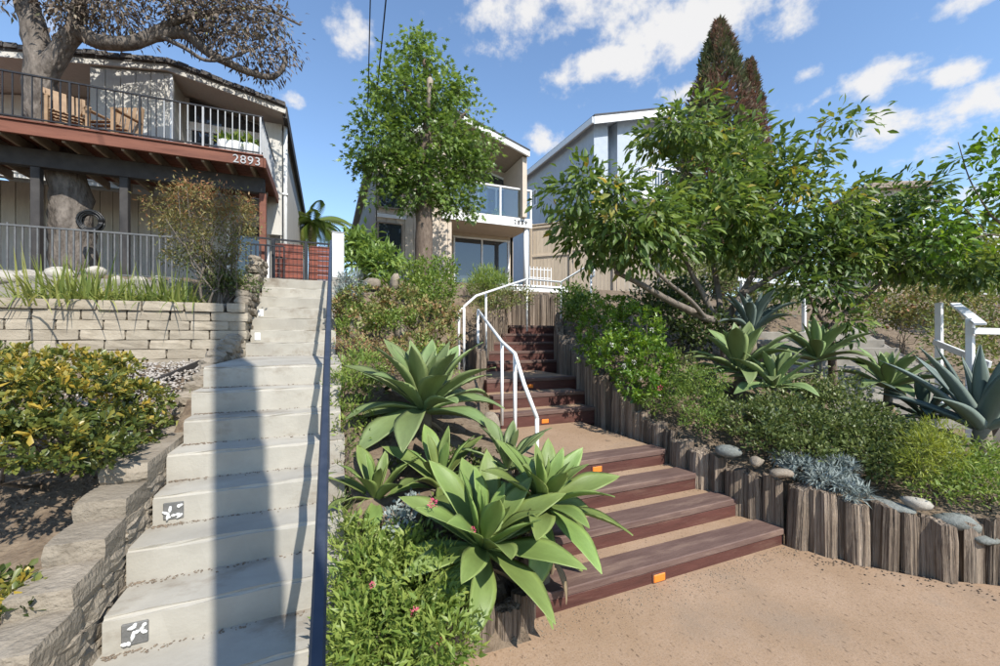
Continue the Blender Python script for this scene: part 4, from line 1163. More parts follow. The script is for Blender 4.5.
chair('wooden deck chair in front of the grey bump-out wall', 112, 125, 10.15, -.4)
for i, (px, lab) in enumerate(((228, 'round white planter on the deck at the left, with a spiky plant'), (238, 'low white planter on the deck between the other two'), (250, 'white planter with a bushy plant at the right end of the deck'))):
    p = at_y(px, 150, 9.95); p.z = FZ
    t = thing('planter', p, lab, 'planter', 'white planters on the deck')
    tube('pot', t, 'ceramic_white', [p, p + Vector((0, 0, .04)), p + Vector((0, 0, .30)), p + Vector((0, 0, .36))], [.10, .15, .19, .18], 14)
    rng = np.random.default_rng(i); C = np.array(p) + np.array([0, 0, .36]) + rng.normal(0, .07, (70, 3)) * np.array([1, 1, .6])
    foliage('leaves', t, 'leaf_fresh', C, unit(rng.normal(0, 1, (70, 3)) + np.array([0, 0, 1.2])), rng.uniform(.12, .30, 70), 'lance', rng.random(70), rng)

# patio fence of vertical pickets
PF = thing('patio_fence', (-4, 9.0, 2.69), 'grey metal picket fence round the patio below the deck', 'fence')
fx0, fx1 = -8.5, at_y(172, 250, 9.0).x
bar('top_rail', PF, 'metal_mid', (fx0, 9.0, 3.46), (fx1, 9.0, 3.46), .035, .03); bar('bottom_rail', PF, 'metal_mid', (fx0, 9.0, 2.74), (fx1, 9.0, 2.74), .03, .025)
n = int((fx1 - fx0) / .088)
for i in range(n + 1):
    x = fx1 - i * .088
    box('picket', PF, 'metal_mid', x - .011, x + .011, 8.989, 9.011, 2.69 if i % 12 == 0 else 2.75, 3.50 if i % 12 == 0 else 3.45, .002)
PG = thing('stair_top_fence', (-1.6, 9.1, 2.69), 'short black metal fence between the reddish bush and the house corner', 'fence')
gxa, gxb = at_y(246, 262, 9.6).x, at_y(284, 262, 9.6).x
bar('top_rail', PG, 'metal_black', (gxa, 9.6, 3.56), (gxb, 9.6, 3.56), .03, .03); bar('bottom_rail', PG, 'metal_black', (gxa, 9.6, 2.78), (gxb, 9.6, 2.78), .03, .03)
for i in range(9):
    x = gxa + (gxb - gxa) * i / 8
    box('picket', PG, 'metal_black', x - .011, x + .011, 9.589, 9.611, 2.69, 3.55, .002)

# red gate at the head of the stairs
GT = thing('red_gate', (-.3, 9.8, 2.69), 'red-brown board gate with black posts and wire mesh at the stair top', 'gate')
YG = 9.8
ga, gm, gm2, gb = at_y(275, 262, YG).x, at_y(303, 262, YG).x, at_y(309, 262, YG).x, at_y(336, 262, YG).x
for (a, b) in ((ga, gm), (gm2, gb)):
    for i in range(9):
        box('board', GT, 'gate_red', a + .005, b - .005, YG, YG + .022, 2.72 + i * .105, 2.72 + i * .105 + .099, .004)
    for i in range(7):
        x = a + (b - a) * (i + .5) / 7; box('mesh_wire', GT, 'metal_black', x - .004, x + .004, YG - .010, YG - .003, 2.70, 3.68, 0)
    for i in range(7):
        z = 2.8 + i * .14; box('mesh_wire', GT, 'metal_black', a, b, YG - .018, YG - .0105, z - .004, z + .004, 0)
for x in (ga - .03, (gm + gm2) / 2, gb + .02): box('post', GT, 'metal_black', x - .035, x + .035, YG - .03, YG + .04, 2.6, 3.74, .004)
bar('top_rail', GT, 'metal_black', (ga - .5, YG, 3.745), (gb, YG, 3.72), .04, .035)

# hose reel on the trunk
p = at_y(92, 222, 9.9)
hs_ = thing('hose_reel', p, 'coiled black hose hanging on the old tree trunk', 'hose')
for i in range(7):
    R = .13 + .022 * (i % 4); a0 = random.Random(i)
    tube('hose_coil', hs_, 'plastic_black', [(p.x + R * math.cos(a) + a0.uniform(-.01, .01), p.y - .03 * i * .5, p.z + R * 1.05 * math.sin(a)) for a in np.linspace(0, 6.28, 22)], .016, 6)
# neighbour at the far left edge
NB = thing('neighbour_wall', (-9, 13, 2.5), 'white neighbour wall with block base at the far left edge', 'wall')
box('wall_face', NB, 'white_wall', -16, -9.05, 13.4, 13.7, 2.5, 6.2, 0)
for i in range(16):
    for j in range(8):
        box('block', NB, 'block_tan', -12.6 + i * .42 + (j % 2) * .2, -12.6 + i * .42 + .41 + (j % 2) * .2, 11.8, 12.0, 2.5 + j * .2, 2.69 + j * .2, .006) if -12.6 + i * .42 + .41 + (j % 2) * .2 < -8.62 else None
NF = thing('neighbour_fence', (-9, 11.9, 4.1), 'black spiked railing on the block base at the far left edge', 'fence')
bar('top_rail', NF, 'metal_black', (-12.4, 11.9, 4.85), (-8.7, 11.9, 4.85), .03, .03); bar('bottom_rail', NF, 'metal_black', (-12.4, 11.9, 4.2), (-8.7, 11.9, 4.2), .03, .03)
for i in range(28): box('picket', NF, 'metal_black', -8.72 - i * .13, -8.70 - i * .13, 11.89, 11.91, 4.10, 5.0, .002)
# ------------------------------------------------------------------ beige house in the middle
H2 = thing('beige_house', (4, 14.5, 3.5), 'beige two-storey house behind the leafy tree, white balcony with glass', 'house')
B0 = 1.50; B1 = at_y(452, 200, 14.0).x; B2 = at_y(530, 200, 14.0).x; YB = 15.6; FL = 3.5
roofz = lambda x: float(np.interp(x, [1.2, 3.9, B2 - .22], [7.45, 9.35, 8.42]))
wl_ = prism('front_wall', H2, 'stucco_beige', [(B0, FL - .6), (B1, FL - .6), (B1, roofz(B1) - .05), (3.9, 9.28), (B0, roofz(B0) - .05)], 'y', 14.05, 14.3)
x = B0
while x < B1 - .05:
    xe = min(x + .30, B1); box('siding_board', wl_, 'stucco_beige', x + .006, xe - .006, 14.018, 14.049, FL - .5, min(roofz(x), roofz(xe)) - .06, .004); x += .30
prism('side_wall', H2, 'siding_grey', [(14.3, FL - 1), (24, FL - 1), (24, 7.45), (14.3, 7.45)], 'x', B0 - .02, B0 + .2)
for i in range(24):
    box('siding_board', H2, 'siding_grey', B0 - .05, B0 - .022, 14.06 + i * .40, 14.06 + i * .40 + .385, FL - .9, 7.44, .004)
rw = prism('balcony_wall', H2, 'stucco_beige', [(B1, FL - .6), (B2, FL - .6), (B2, roofz(B2) - .05), (B1, roofz(B1) - .05)], 'y', YB, YB + .2)
prism('end_wall', H2, 'stucco_beige', [(13.78, 6.15), (15.6, 6.15), (15.6, 8.40), (13.78, 8.40)], 'x', B2 - .42, B2 - .24)
prism('end_wall_lower', H2, 'stucco_beige', [(YB, 3), (24, 3), (24, 8.3), (YB, 8.3)], 'x', B2 - .10, B2 + .018)
for (xa, xb) in ((1.2, 3.9), (3.9, B2 - .22)):
    za, zb = roofz(xa), roofz(xb)
    s_ = prism('roof', H2, 'roof_dark', [(xa, za + .14), (xb, zb + .14), (xb, zb + .18), (xa, za + .18)], 'y', 13.55, 24)
    prism('soffit', s_, 'soffit_wood', [(xa, za), (xb, zb), (xb, zb + .138), (xa, za + .138)], 'y', 13.68, 23.9)
    prism('fascia', s_, 'trim_white', [(xa, za - .06), (xb, zb - .06), (xb, zb + .145), (xa, za + .145)], 'y', 13.58, 13.675)
def window(parent, name, x0, x1, y, z0, z1, n=1, fr=.06, mat='trim_white'):
    w = box(name, parent, 'window_glass', x0, x1, y - .012, y + .004, z0, z1, 0)
    for i in range(n + 1):
        xx = x0 + (x1 - x0) * i / n; box('frame', w, mat, xx - fr / 2, xx + fr / 2, y - .05, y - .014, z0, z1, .004)
    for zz in (z0, z1): box('frame', w, mat, x0 - fr, x1 + fr, y - .052, y - .0135, zz - fr / 2, zz + fr / 2, .004)
    return w
a = at_y(378, 0, 14).x; b = at_y(402, 0, 14).x
window(H2, 'window', a, b, 14.0, 3.6, 5.45, 1, .05, 'soffit_wood'); window(H2, 'window', a, b, 14.0, 5.95, 7.1, 1, .05, 'soffit_wood')
box('belt_trim', H2, 'trim_white', B0, b + .15, 13.975, 14.014, 5.62, 5.74, .006)
a = at_y(454, 0, YB).x; b = at_y(508, 0, YB).x
window(H2, 'patio_door', a, b, YB, 3.55, 5.62, 2, .07)
window(H2, 'balcony_door', at_y(478, 0, YB).x, at_y(513, 0, YB).x, YB, 6.15, 7.75, 2, .08)
aa, bb = at_y(480, 0, YB).x, at_y(512, 0, YB).x
tw = prism('transom_window', H2, 'window_glass', [(aa, 7.95), (bb, 7.95), (bb, 8.05), (aa, 8.40)], 'y', YB - .012, YB + .004)
prism('frame', tw, 'trim_white', [(aa, 8.40), (bb, 8.05), (bb, 8.13), (aa, 8.48)], 'y', YB - .05, YB - .014)
BC = box('balcony', H2, 'trim_white', B1 - .35, B2 + .05, 13.98, YB, 5.83, 5.90, .006)
box('fascia', BC, 'trim_white', B1 - .38, B2 + .06, 13.93, 13.978, 5.80, 6.14, .008)
box('soffit_board', BC, 'stucco_beige', B1 - .3, B2, 14.0, YB, 5.80, 5.828, 0)
digits(H2, '2889', B2 - .66, 13.916, 5.90, .22, 'beam_dark', .15)
for xx in (B1 - .33, (B1 + B2) / 2 + .3, B2 + .02):
    box('balcony_post', H2, 'trim_white', xx - .035, xx + .035, 13.95, 14.02, 6.14, 7.20, .006)
box('balcony_rail', H2, 'trim_white', B1 - .36, B2 + .06, 13.94, 14.03, 7.20, 7.26, .008)
box('balcony_side_rail', H2, 'trim_white', B2 - .03, B2 + .05, 14.03, YB, 7.20, 7.26, .008)
xm = (B1 + B2) / 2 + .3
for (xa, xb) in ((B1 - .29, xm - .04), (xm + .04, B2 - .02)): box('glass_panel', H2, 'clear_glass', xa, xb, 13.98, 13.99, 6.17, 7.18, 0)
tube('column', H2, 'trim_white', [(B2 - .12, 14.1, 3.2), (B2 - .12, 14.1, 5.80)], .10, 12)
box('light_box', H2, 'metal_grey', B2 - .4, B2 - .16, YB - .08, YB - .001, 4.1, 4.5, .01)
p = at_y(497, 178, 14.6); p.z = 6.15
bp = thing('balcony_plant', p, 'small round potted plant behind the balcony glass', 'plant')
tube('pot', bp, 'rock_tan', [(p.x, p.y, 5.905), (p.x, p.y, 6.15)], [.09, .13], 10)
rng = np.random.default_rng(3); C = np.array([p.x, p.y, 6.4]) + rng.normal(0, .10, (160, 3)); foliage('leaves', bp, 'leaf_fresh', C, rng.normal(0, 1, (160, 3)), rng.uniform(.06, .12, 160), 'oval', rng.uniform(.4, 1, 160), rng)
# low white wall and small white gate by the pillar
LWW = thing('low_white_wall', (6, 10.6, 2.6), 'low white wall behind the top of the timber steps', 'wall')
xa, xb = at_y(520, 0, 10.5).x, at_y(560, 0, 10.5).x
box('wall_face', LWW, 'white_wall', xa - .6, xb + .3, 10.5, 10.7, 2.2, 3.10, .01); box('coping', LWW, 'trim_white', xa - .63, xb + .33, 10.47, 10.73, 3.102, 3.16, .01)
WG = thing('white_grille', (7, 12.2, 3.3), 'small white lattice grille right of the beige house column', 'grille')
xa, xb = at_y(530, 0, 12.2).x, at_y(551, 0, 12.2).x
for i in range(7): x = xa + (xb - xa) * i / 6; box('bar', WG, 'trim_white', x - .012, x + .012, 12.19, 12.21, 3.0, 4.02, .002)
for i in range(4): z = 3.1 + i * .28; box('crossbar', WG, 'trim_white', xa - .02, xb + .02, 12.212, 12.23, z - .012, z + .012, .002)

# ------------------------------------------------------------------ tan board fence beside the beige house
FA, FB = Vector((7.75, 15.1, 0)), Vector((12.4, 10.3, 0)); FD = (FB - FA).normalized(); FNm = Vector((FD.y, -FD.x, 0))
FN = thing('tan_fence', ((FA + FB) / 2).to_tuple()[:2] + (2.6,), 'tall tan board fence between the beige house and blue-grey house', 'fence')
fyaw = math.atan2(FD.y, FD.x); FL_ = (FB - FA).length
def fbox(name, mat, s0, s1, off, th, z0, z1, bev=.003):
    me = box_mesh(s1 - s0, th, z1 - z0, mat, bev); c = FA + FD * ((s0 + s1) / 2) + FNm * off
    o = bpy.data.objects.new(name, me); place(o, FN, (c.x, c.y, (z0 + z1) / 2)); o.rotation_euler = (0, 0, fyaw)
    return o
npan = 4; pl = FL_ / npan
for i in range(npan):
    zt = 6.05 + (.18, .32, .05, -.3)[i]; zm = zt - 1.25
    s0 = i * pl
    for k in range(int(pl / .15)):
        a = s0 + .08 + k * .15
        fbox('board', 'fence_tan', a, min(a + .143, s0 + pl - .06), 0, .022, zm + .05, zt)
        fbox('board', 'fence_tan', a, min(a + .143, s0 + pl - .06), 0, .022, 2.6, zm - .05)
    fbox('rail', 'fence_tan', s0 + .06, s0 + pl - .06, .035, .05, zm - .045, zm + .045, .006)
    fbox('rail', 'fence_tan', s0 + .06, s0 + pl - .06, .035, .05, zt - .13, zt - .04, .006)
    fbox('cap', 'fence_tan', s0 + .06, s0 + pl - .06, .01, .15, zt + .002, zt + .045, .006)
    fbox('post', 'fence_tan', s0 - .055, s0 + .055, .02, .13, 2.5, zt + .10, .008)

# ------------------------------------------------------------------ blue-grey house
H3 = thing('blue_grey_house', (14, 18, 3.5), 'tall blue-grey stucco house with white roof edge behind the right tree', 'house')
YC = 17.2; C0 = at_y(594, 118, YC).x; C1 = C0 + 8.0
z0r = 12.4; pk = C0 + 4.6
rz3 = lambda x: float(np.interp(x, [C0, pk, C1], [z0r, z0r + 1.35, z0r - .1]))
prism('front_wall', H3, 'stucco_blue', [(C0 + .8, 2.5), (C1, 2.5), (C1, rz3(C1)), (pk, rz3(pk)), (C0 + .8, rz3(C0 + .8))], 'y', YC + .6, YC + .9)
prism('side_wall', H3, 'stucco_blue', [(YC + .6, 2.5), (32, 2.5), (32, 12.5), (YC + .6, 12.5)], 'x', C0 + .02, C0 + .3)
prism('pilaster', H3, 'stucco_blue', [(C0, 2.5), (C0 + .85, 2.5), (C0 + .85, rz3(C0 + .85) - .05), (C0, rz3(C0) - .05)], 'y', YC, YC + .598)
prism('bay_wall', H3, 'stucco_blue', [(C0 + 1.45, 2.5), (C0 + 3.2, 2.5), (C0 + 3.2, rz3(C0 + 3.2) - .05), (C0 + 1.45, rz3(C0 + 1.45) - .05)], 'y', YC, YC + .598)
prism('end_wall', H3, 'stucco_blue', [(YC + .9, 2.5), (32, 2.5), (32, 12), (YC + .9, 12)], 'x', C1 - .3, C1 - .002)
for (xa, xb) in ((C0 - .35, pk), (pk, C1 + .35)):
    k = (rz3(pk) - rz3(C0)) / (pk - C0); za = rz3(xa) - (k * .35 if xa < C0 else 0); zb = rz3(xb)
    s_ = prism('roof', H3, 'roof_dark', [(xa, za + .16), (xb, zb + .16), (xb, zb + .24), (xa, za + .24)], 'y', YC - .55, 32.4)
    prism('eave', s_, 'trim_white', [(xa, za - .02), (xb, zb - .02), (xb, zb + .158), (xa, za + .158)], 'y', YC - .45, 32.3)
    prism('fascia', s_, 'trim_white', [(xa, za - .22), (xb, zb - .22), (xb, zb + .20), (xa, za + .20)], 'y', YC - .52, YC - .455)
prism('side_fascia', H3, 'trim_white', [(YC - .45, 12.15), (32.3, 12.15), (32.3, 12.45), (YC - .45, 12.45)], 'x', C0 - .42, C0 - .352)
wn_ = box('side_window', H3, 'window_glass', C0 + .0, C0 + .018, 23.4, 24.1, 10.2, 11.1, 0)
for (u0, u1, v0, v1) in ((23.3, 23.4, 10.1, 11.2), (24.1, 24.2, 10.1, 11.2), (23.4, 24.1, 11.1, 11.2), (23.4, 24.1, 10.1, 10.2), (23.72, 23.78, 10.2, 11.1)):
    box('frame', wn_, 'trim_white', C0 - .03, C0 + .016, u0, u1, v0, v1, .004)
bx0 = at_y(640, 0, YC - 1.2).x; bx1 = bx0 + 3.6
bl3 = box('balcony', H3, 'trim_white', bx0, bx1, YC - 1.2, YC + .59, 8.55, 8.95, .01)
for i in range(20):
    x = bx0 + .06 + i * .18; box('baluster', bl3, 'trim_white', x - .02, x + .02, YC - 1.17, YC - 1.13, 8.95, 10.0, .003)
for i in range(9):
    y = YC - 1.1 + i * .18; box('baluster', bl3, 'trim_white', bx0 + .03, bx0 + .07, y - .02, y + .02, 8.95, 10.0, .003)
box('top_rail', bl3, 'trim_white', bx0, bx1, YC - 1.19, YC - 1.10, 10.0, 10.08, .006); box('side_rail', bl3, 'trim_white', bx0, bx0 + .09, YC - 1.098, YC + .55, 10.0, 10.08, .006)
window(H3, 'window', C0 + 4.4, C0 + 6.2, YC + .598, 8.98, 11.2, 2, .09); window(H3, 'window', C0 + 3.5, C0 + 6.2, YC + .598, 4.6, 6.6, 3, .09)
window(H3, 'window', C0 + 1.75, C0 + 2.85, YC - .002, 4.8, 6.6, 2, .08)

# ------------------------------------------------------------------ far right: terraced house, steps with white railings
FH = thing('far_house', (19, 10, 3), 'distant tan house with low hip roof behind the right trees', 'house')
p = at_t(872, 190, 24); fx, fy = p.x, p.y
ang = -rad(32)
def rp(u, v): return (fx + u * math.cos(ang) - v * math.sin(ang), fy + u * math.sin(ang) + v * math.cos(ang))
def hip(z0, z1, hw, hd, ridge):
    V = [(*rp(-hw, -hd), z0), (*rp(hw, -hd), z0), (*rp(hw, hd), z0), (*rp(-hw, hd), z0), (*rp(-ridge, 0), z1), (*rp(ridge, 0), z1), (*rp(-hw, -hd), z0 - .25), (*rp(hw, -hd), z0 - .25), (*rp(hw, hd), z0 - .25), (*rp(-hw, hd), z0 - .25)]
    F = [(0, 1, 5, 4), (1, 2, 5), (2, 3, 4, 5), (3, 0, 4), (6, 7, 1, 0), (7, 8, 2, 1), (8, 9, 3, 2), (9, 6, 0, 3), (9, 8, 7, 6)]
    return V, F
V, F = hip(9.9, 10.75, 1.45, 2.2, .2); mesh_obj('roof', V, F, 'roof_brown', FH)
def ang_box(name, parent, mat, u0, u1, v0, v1, z0, z1):
    V = [(*rp(u, v), z) for z in (z0, z1) for (u, v) in ((u0, v0), (u1, v0), (u1, v1), (u0, v1))]
    return mesh_obj(name, V, [(3, 2, 1, 0), (4, 5, 6, 7), (0, 1, 5, 4), (1, 2, 6, 5), (2, 3, 7, 6), (3, 0, 4, 7)], mat, parent)
ang_box('wall', FH, 'stucco_beige', -1.25, 1.25, -1.9, 1.9, 2, 9.64)
ang_box('lower_wing', FH, 'white_wall', 1.26, 4.4, -2.2, 1.0, 2, 7.0)
for (u0, z0) in ((-1.1, 7.6), (.1, 7.6)):
    w = ang_box('window', FH, 'window_glass', u0, u0 + 1.0, -1.94, -1.902, z0, z0 + 1.1)
    ang_box('frame', w, 'trim_white', u0 - .1, u0, -1.97, -1.903, z0 - .1, z0 + 1.2); ang_box('frame', w, 'trim_white', u0 + 1.0, u0 + 1.1, -1.97, -1.903, z0 - .1, z0 + 1.2); ang_box('frame', w, 'trim_white', u0, u0 + 1.0, -1.97, -1.903, z0 + 1.1, z0 + 1.2)
for i in range(3):
    w = ang_box('window', FH, 'window_glass', 1.7 + i * .85, 2.25 + i * .85, -2.24, -2.202, 5.4, 6.5)
    ang_box('frame', w, 'trim_white', 1.62 + i * .85, 1.698 + i * .85, -2.27, -2.203, 5.3, 6.6)
ang_box('parapet', FH, 'trim_white', 1.2, 4.5, -2.35, -2.25, 6.75, 7.1)

# hills and roofs beyond
rng = np.random.default_rng(12)
hx = np.linspace(-900, 1500, 60); V = []; F = []
for i, x in enumerate(hx):
    z = 26 + 10 * math.sin(x * .006) + 6 * math.sin(x * .017 + 1) + rng.normal(0, 1)
    V += [(x, 700 + .1 * abs(x - 300), -10), (x, 760 + .1 * abs(x - 300), z), (x, 1100, z * .7)]
    if i:
        b = 3 * i; F += [(b - 3, b, b + 1, b - 2), (b - 2, b + 1, b + 2, b - 1)]
h = mesh_obj('hills', V, F, 'hill_far', None, True, (0, 0, 0)); tag(h, kind='structure')
V = []; F = []
for i in range(40):
    a = rad(52 + i * 1.4); d = 260 + 20 * math.sin(i); z = 21 + 5 * math.sin(i * .35) + rng.normal(0, .6)
    V += [(d * math.sin(a), d * math.cos(a), -10), (d * 1.06 * math.sin(a), d * 1.06 * math.cos(a), z * 1.15), (d * 1.5 * math.sin(a), d * 1.5 * math.cos(a), z)]
    if i: b = 3 * i; F += [(b - 3, b, b + 1, b - 2), (b - 2, b + 1, b + 2, b - 1)]
h = mesh_obj('hillside', V, F, 'hill_far', None, True, (0, 0, 0)); tag(h, kind='structure')

# broad concrete steps of the next lot, seen beyond the bed
NS = thing('neighbour_steps', at_t(890, 395, 6.2), 'wide weathered concrete steps beyond the agaves at the right', 'stairs')
D = Vector((.915, -.403, 0)); U = Vector((.403, .915, 0))
o0 = at_t(868, 400, 6.3)
for k in range(8):
    c = o0 + U * (.30 * k); z1 = .72 + .152 * k
    me = box_mesh(3.4, .42, .40, 'concrete_old', .012)
    o = bpy.data.objects.new('step', me); place(o, NS, (c.x, c.y, z1 - .2)); o.rotation_euler = (0, 0, math.atan2(D.y, D.x))
for s_ in (-1.8, 1.8):
    a = o0 + D * s_ - U * .2; b = o0 + D * s_ + U * 2.6
    bar('cheek', NS, 'concrete_old', (a.x, a.y, .30), (b.x, b.y, 1.70), .16, .45)
NR = thing('white_wood_railing', at_t(938, 370, 6.0), 'white painted wooden railing with sloping rails at the right edge', 'railing')
a0 = at_t(939, 305, 6.05); a1 = at_t(970, 318, 5.2); 
bar('post', NR, 'white_paint', (a0.x, a0.y, .5), (a0.x, a0.y, a0.z + .03), .075, .075, .006)
bar('post', NR, 'white_paint', (a1.x, a1.y, .3), (a1.x, a1.y, a1.z), .07, .07, .006)
tp = at_t(955, 304, 6.1); tq = at_t(980, 324, 5.0); bar('rail', NR, 'white_paint', tp, tq, .11, .035, .006)
bar('rail', NR, 'white_paint', at_t(934, 342, 5.9), at_t(990, 365, 5.0), .035, .085, .006)
bar('rail', NR, 'white_paint', at_t(973, 331, 5.1), at_t(1060, 333, 5.0), .035, .08, .006)
bar('post', NR, 'white_paint', at_t(1040, 430, 5.0), at_t(1040, 325, 5.0), .09, .09, .006)
NR2 = thing('white_pipe_fence', at_t(765, 330, 9.5), 'thin white rail fence seen through the branches behind the blue agave', 'fence')
a, b = at_t(738, 279, 9.6), at_t(806, 284, 9.2)
bar('rail', NR2, 'white_paint', a, b, .05, .09)
for (px, t_) in ((742, 9.58), (804, 9.22)): q_ = at_t(px, 280, t_); bar('post', NR2, 'white_paint', (q_.x, q_.y, 1.4), (q_.x, q_.y, q_.z), .07, .07)

# ------------------------------------------------------------------ utility pole behind the camera (its shadow falls on the stairs) and its wires
Ld = Vector((-tosun.x, -tosun.y, 0)).normalized(); Rt = Vector((Ld.y, -Ld.x, 0))
pp = -1.6 * Ld + .165 * Rt
UP = thing('utility_pole', (pp.x, pp.y, 0), 'wooden utility pole standing on the sidewalk', 'utility pole')
tube('shaft', UP, 'pole_wood', [(pp.x, pp.y, -.3), (pp.x, pp.y, 6), (pp.x, pp.y, 14)], [.165, .16, .15], 14)
bar('crossarm', UP, 'pole_wood', (pp.x - 1.2, pp.y, 13.2), (pp.x + 1.2, pp.y, 13.2), .10, .12)
for dx in (-1.05, -.4, .4, 1.05): tube('insulator', UP, 'ceramic_white', [(pp.x + dx, pp.y, 13.26), (pp.x + dx, pp.y, 13.32), (pp.x + dx, pp.y, 13.42)], [.03, .055, .03], 8)
def wire(label, a, b, sag, r=.010):
    a, b = Vector(a), Vector(b)
    pts = [a.lerp(b, f) - Vector((0, 0, sag * 4 * f * (1 - f))) for f in np.linspace(0, 1, 24)]
    o = tube('overhead_wire', None, 'cable', pts, r, 5); tag(o, label, 'wire', 'overhead wires')
wire('left of the two overhead wires dropping behind the leafy tree', (pp.x - .4, pp.y, 12.6), at_y(366, 180, 14.2), .5, .013)
wire('right of the two overhead wires dropping behind the leafy tree', (pp.x + .4, pp.y, 13.0), at_y(369, 170, 14.6), .3, .017)
wire('upper overhead wire at the left edge of the sky', (pp.x - 1.05, pp.y, 13.3), at_t(-8, 30, 30), 1.0, .014)
wire('lower overhead wire at the left edge of the sky', at_t(-260, 20, 22), at_t(30, 62, 26), .4, .02)
wire('middle overhead wire at the left edge of the sky', at_t(-260, 10, 22), at_t(30, 58, 26), .4, .02)
# ------------------------------------------------------------------ trees
YT = 10.55
def tl(pts, Y=YT): return [at_y(px, py, Y + (dy if True else 0)) for (px, py, dy) in pts]
base = at_y(76, 285, YT); base.z = 2.6
main = [base] + tl([(72, 235, 0), (70, 190, 0), (58, 145, 0), (42, 110, 0), (40, 70, 0), (34, 30, 0), (18, -15, 0), (-10, -60, 0)])
limb1 = tl([(44, 80, 0), (58, 55, -.1), (76, 33, -.2), (100, 42, -.3), (130, 43, -.4), (158, 35, -.4), (186, 34, -.5), (205, 50, -.5), (228, 63, -.6), (252, 73, -.6), (272, 77, -.7), (283, 68, -.7), (284, 57, -.7)])
limb2 = tl([(74, 34, -.2), (78, 8, -.2), (90, -25, -.3), (120, -55, -.4)])
limb3 = tl([(130, 43, -.4), (175, 22, -.5), (215, 12, -.6), (262, 8, -.6), (300, 25, -.7)])
limb4 = tl([(90, -20, -.3), (150, -30, -.4), (220, -40, -.5)])
limb5 = tl([(158, 35, -.4), (185, 48, -.6), (205, 60, -.6), (230, 58, -.8), (262, 45, -.8)])
bl = []
for (px, py, rx, rz_, dy) in [(30, -15, 1.0, .5, 0), (85, -5, .75, .35, -.2), (110, 12, .5, .3, -.4), (150, 8, .75, .38, -.4), (190, 14, .6, .36, -.5), (228, 12, .65, .4, -.6), (262, 22, .62, .42, -.6), (240, 40, .45, .28, -.8),
                           (262, 58, .36, .18, -.7), (205, 26, .45, .25, -.5), (285, 40, .38, .32, -.7), (160, -18, .7, .25, -.4), (72, 20, .3, .22, -.3)]:
    p = at_y(px, py, YT + dy); bl.append((p.x, p.y, p.z, rx, .7, rz_))
tree('old_leaning_tree', 'old leaning tree with grey-brown withered foliage growing up through the deck', base, [(main, .36, .14), (limb1, .17, .035), (limb2, .14, .05), (limb3, .085, .02), (limb4, .08, .03), (limb5, .05, .015)], bl, 270, 32, 'lance', .13, 'leaf_old', 'bark_old', 101,
     spread=.15, droop=.55, shell=.2, twig=.010, tone_mu=.45, tone_sd=.27, limb_k=.03)

# leafy tree in front of the beige house
YL = 11.2
base = at_y(424, 255, YL); base.z = 3.2
tm = [base, at_y(424, 215, YL), at_y(424, 170, YL), at_y(428, 125, YL), at_y(432, 95, YL), at_y(424, 60, YL)]
bl = []
for (px, py, rx, ry_, rz_) in [(420, 62, .55, .5, .75), (398, 95, .9, .9, .8), (440, 100, .8, .8, .75), (380, 140, .75, .9, .8), (425, 140, 1.25, 1.3, .95), (463, 135, .8, .9, .7), (388, 168, .7, .8, .6), (425, 182, 1.1, 1.1, .65), (468, 170, .65, .8, .65), (452, 200, .75, .8, .42), (412, 200, .5, .6, .3), (366, 118, .3, .3, .28), (362, 165, .3, .3, .25), (396, 62, .35, .3, .3), (486, 142, .32, .3, .28), (458, 90, .3, .3, .28), (376, 84, .3, .3, .28), (474, 212, .35, .3, .2), (370, 196, .3, .3, .2), (412, 44, .22, .2, .28), (440, 66, .25, .25, .25), (480, 115, .2, .2, .25)]:
    p = at_y(px, py, YL); bl.append((p.x, p.y, p.z, rx * .78, ry_ * .8, rz_ * .84))
tree('leafy_tree', 'bright green leafy tree in front of the beige house with pruned top stub', base, [(tm, .26, .07), ([tm[3], at_y(410, 95, YL - .2), at_y(398, 70, YL - .3)], .08, .03), ([tm[2], at_y(450, 130, YL - .3), at_y(468, 110, YL - .4)], .09, .03), ([tm[2], at_y(398, 140, YL + .2), at_y(378, 120, YL + .3)], .09, .03)],
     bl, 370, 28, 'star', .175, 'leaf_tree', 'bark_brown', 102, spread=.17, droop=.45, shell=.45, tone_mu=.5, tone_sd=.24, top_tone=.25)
ps = thing('pruned_stub', at_y(430, 92, YL - .7), 'pale bare stub with knob showing at the top of the leafy tree', 'tree stub')
a_, b_ = at_y(428, 108, YL - .7), at_y(430, 80, YL - .75)
tube('stub', ps, 'rock_tan', [a_, a_.lerp(b_, .5), b_, b_ + Vector((0, 0, .06))], [.06, .055, .085, .04], 10, True, .15)

# spreading glossy-leaved tree on the right
b0 = at_t(728, 342, 5.9); b0.z = 1.0
def tt(px, py, t): return at_t(px, py, t)
stems = [([b0, tt(722, 328, 5.9), tt(705, 318, 5.7), tt(672, 302, 5.4), tt(640, 284, 5.2), tt(615, 272, 5.1)], .075, .025),
         ([tt(722, 326, 5.9), tt(738, 300, 6.0), tt(752, 275, 6.1), tt(768, 240, 6.2), tt(785, 200, 6.3)], .06, .018),
         ([tt(718, 324, 5.9), tt(705, 298, 6.0), tt(690, 270, 6.0), tt(672, 230, 6.0), tt(660, 190, 6.0)], .05, .015),
         ([tt(722, 324, 5.9), tt(718, 290, 6.3), tt(712, 250, 6.5), tt(720, 200, 6.6), tt(735, 160, 6.6)], .05, .015),
         ([tt(740, 296, 6.0), tt(775, 275, 5.8), tt(805, 255, 5.7), tt(830, 232, 5.7)], .045, .012),
         ([tt(705, 318, 5.7), tt(690, 300, 5.2), tt(660, 275, 4.9), tt(625, 235, 4.8)], .035, .012),
         ([tt(785, 205, 6.3), tt(800, 175, 6.2), tt(815, 150, 6.1), tt(822, 125, 6.1)], .016, .006)]
bl = []
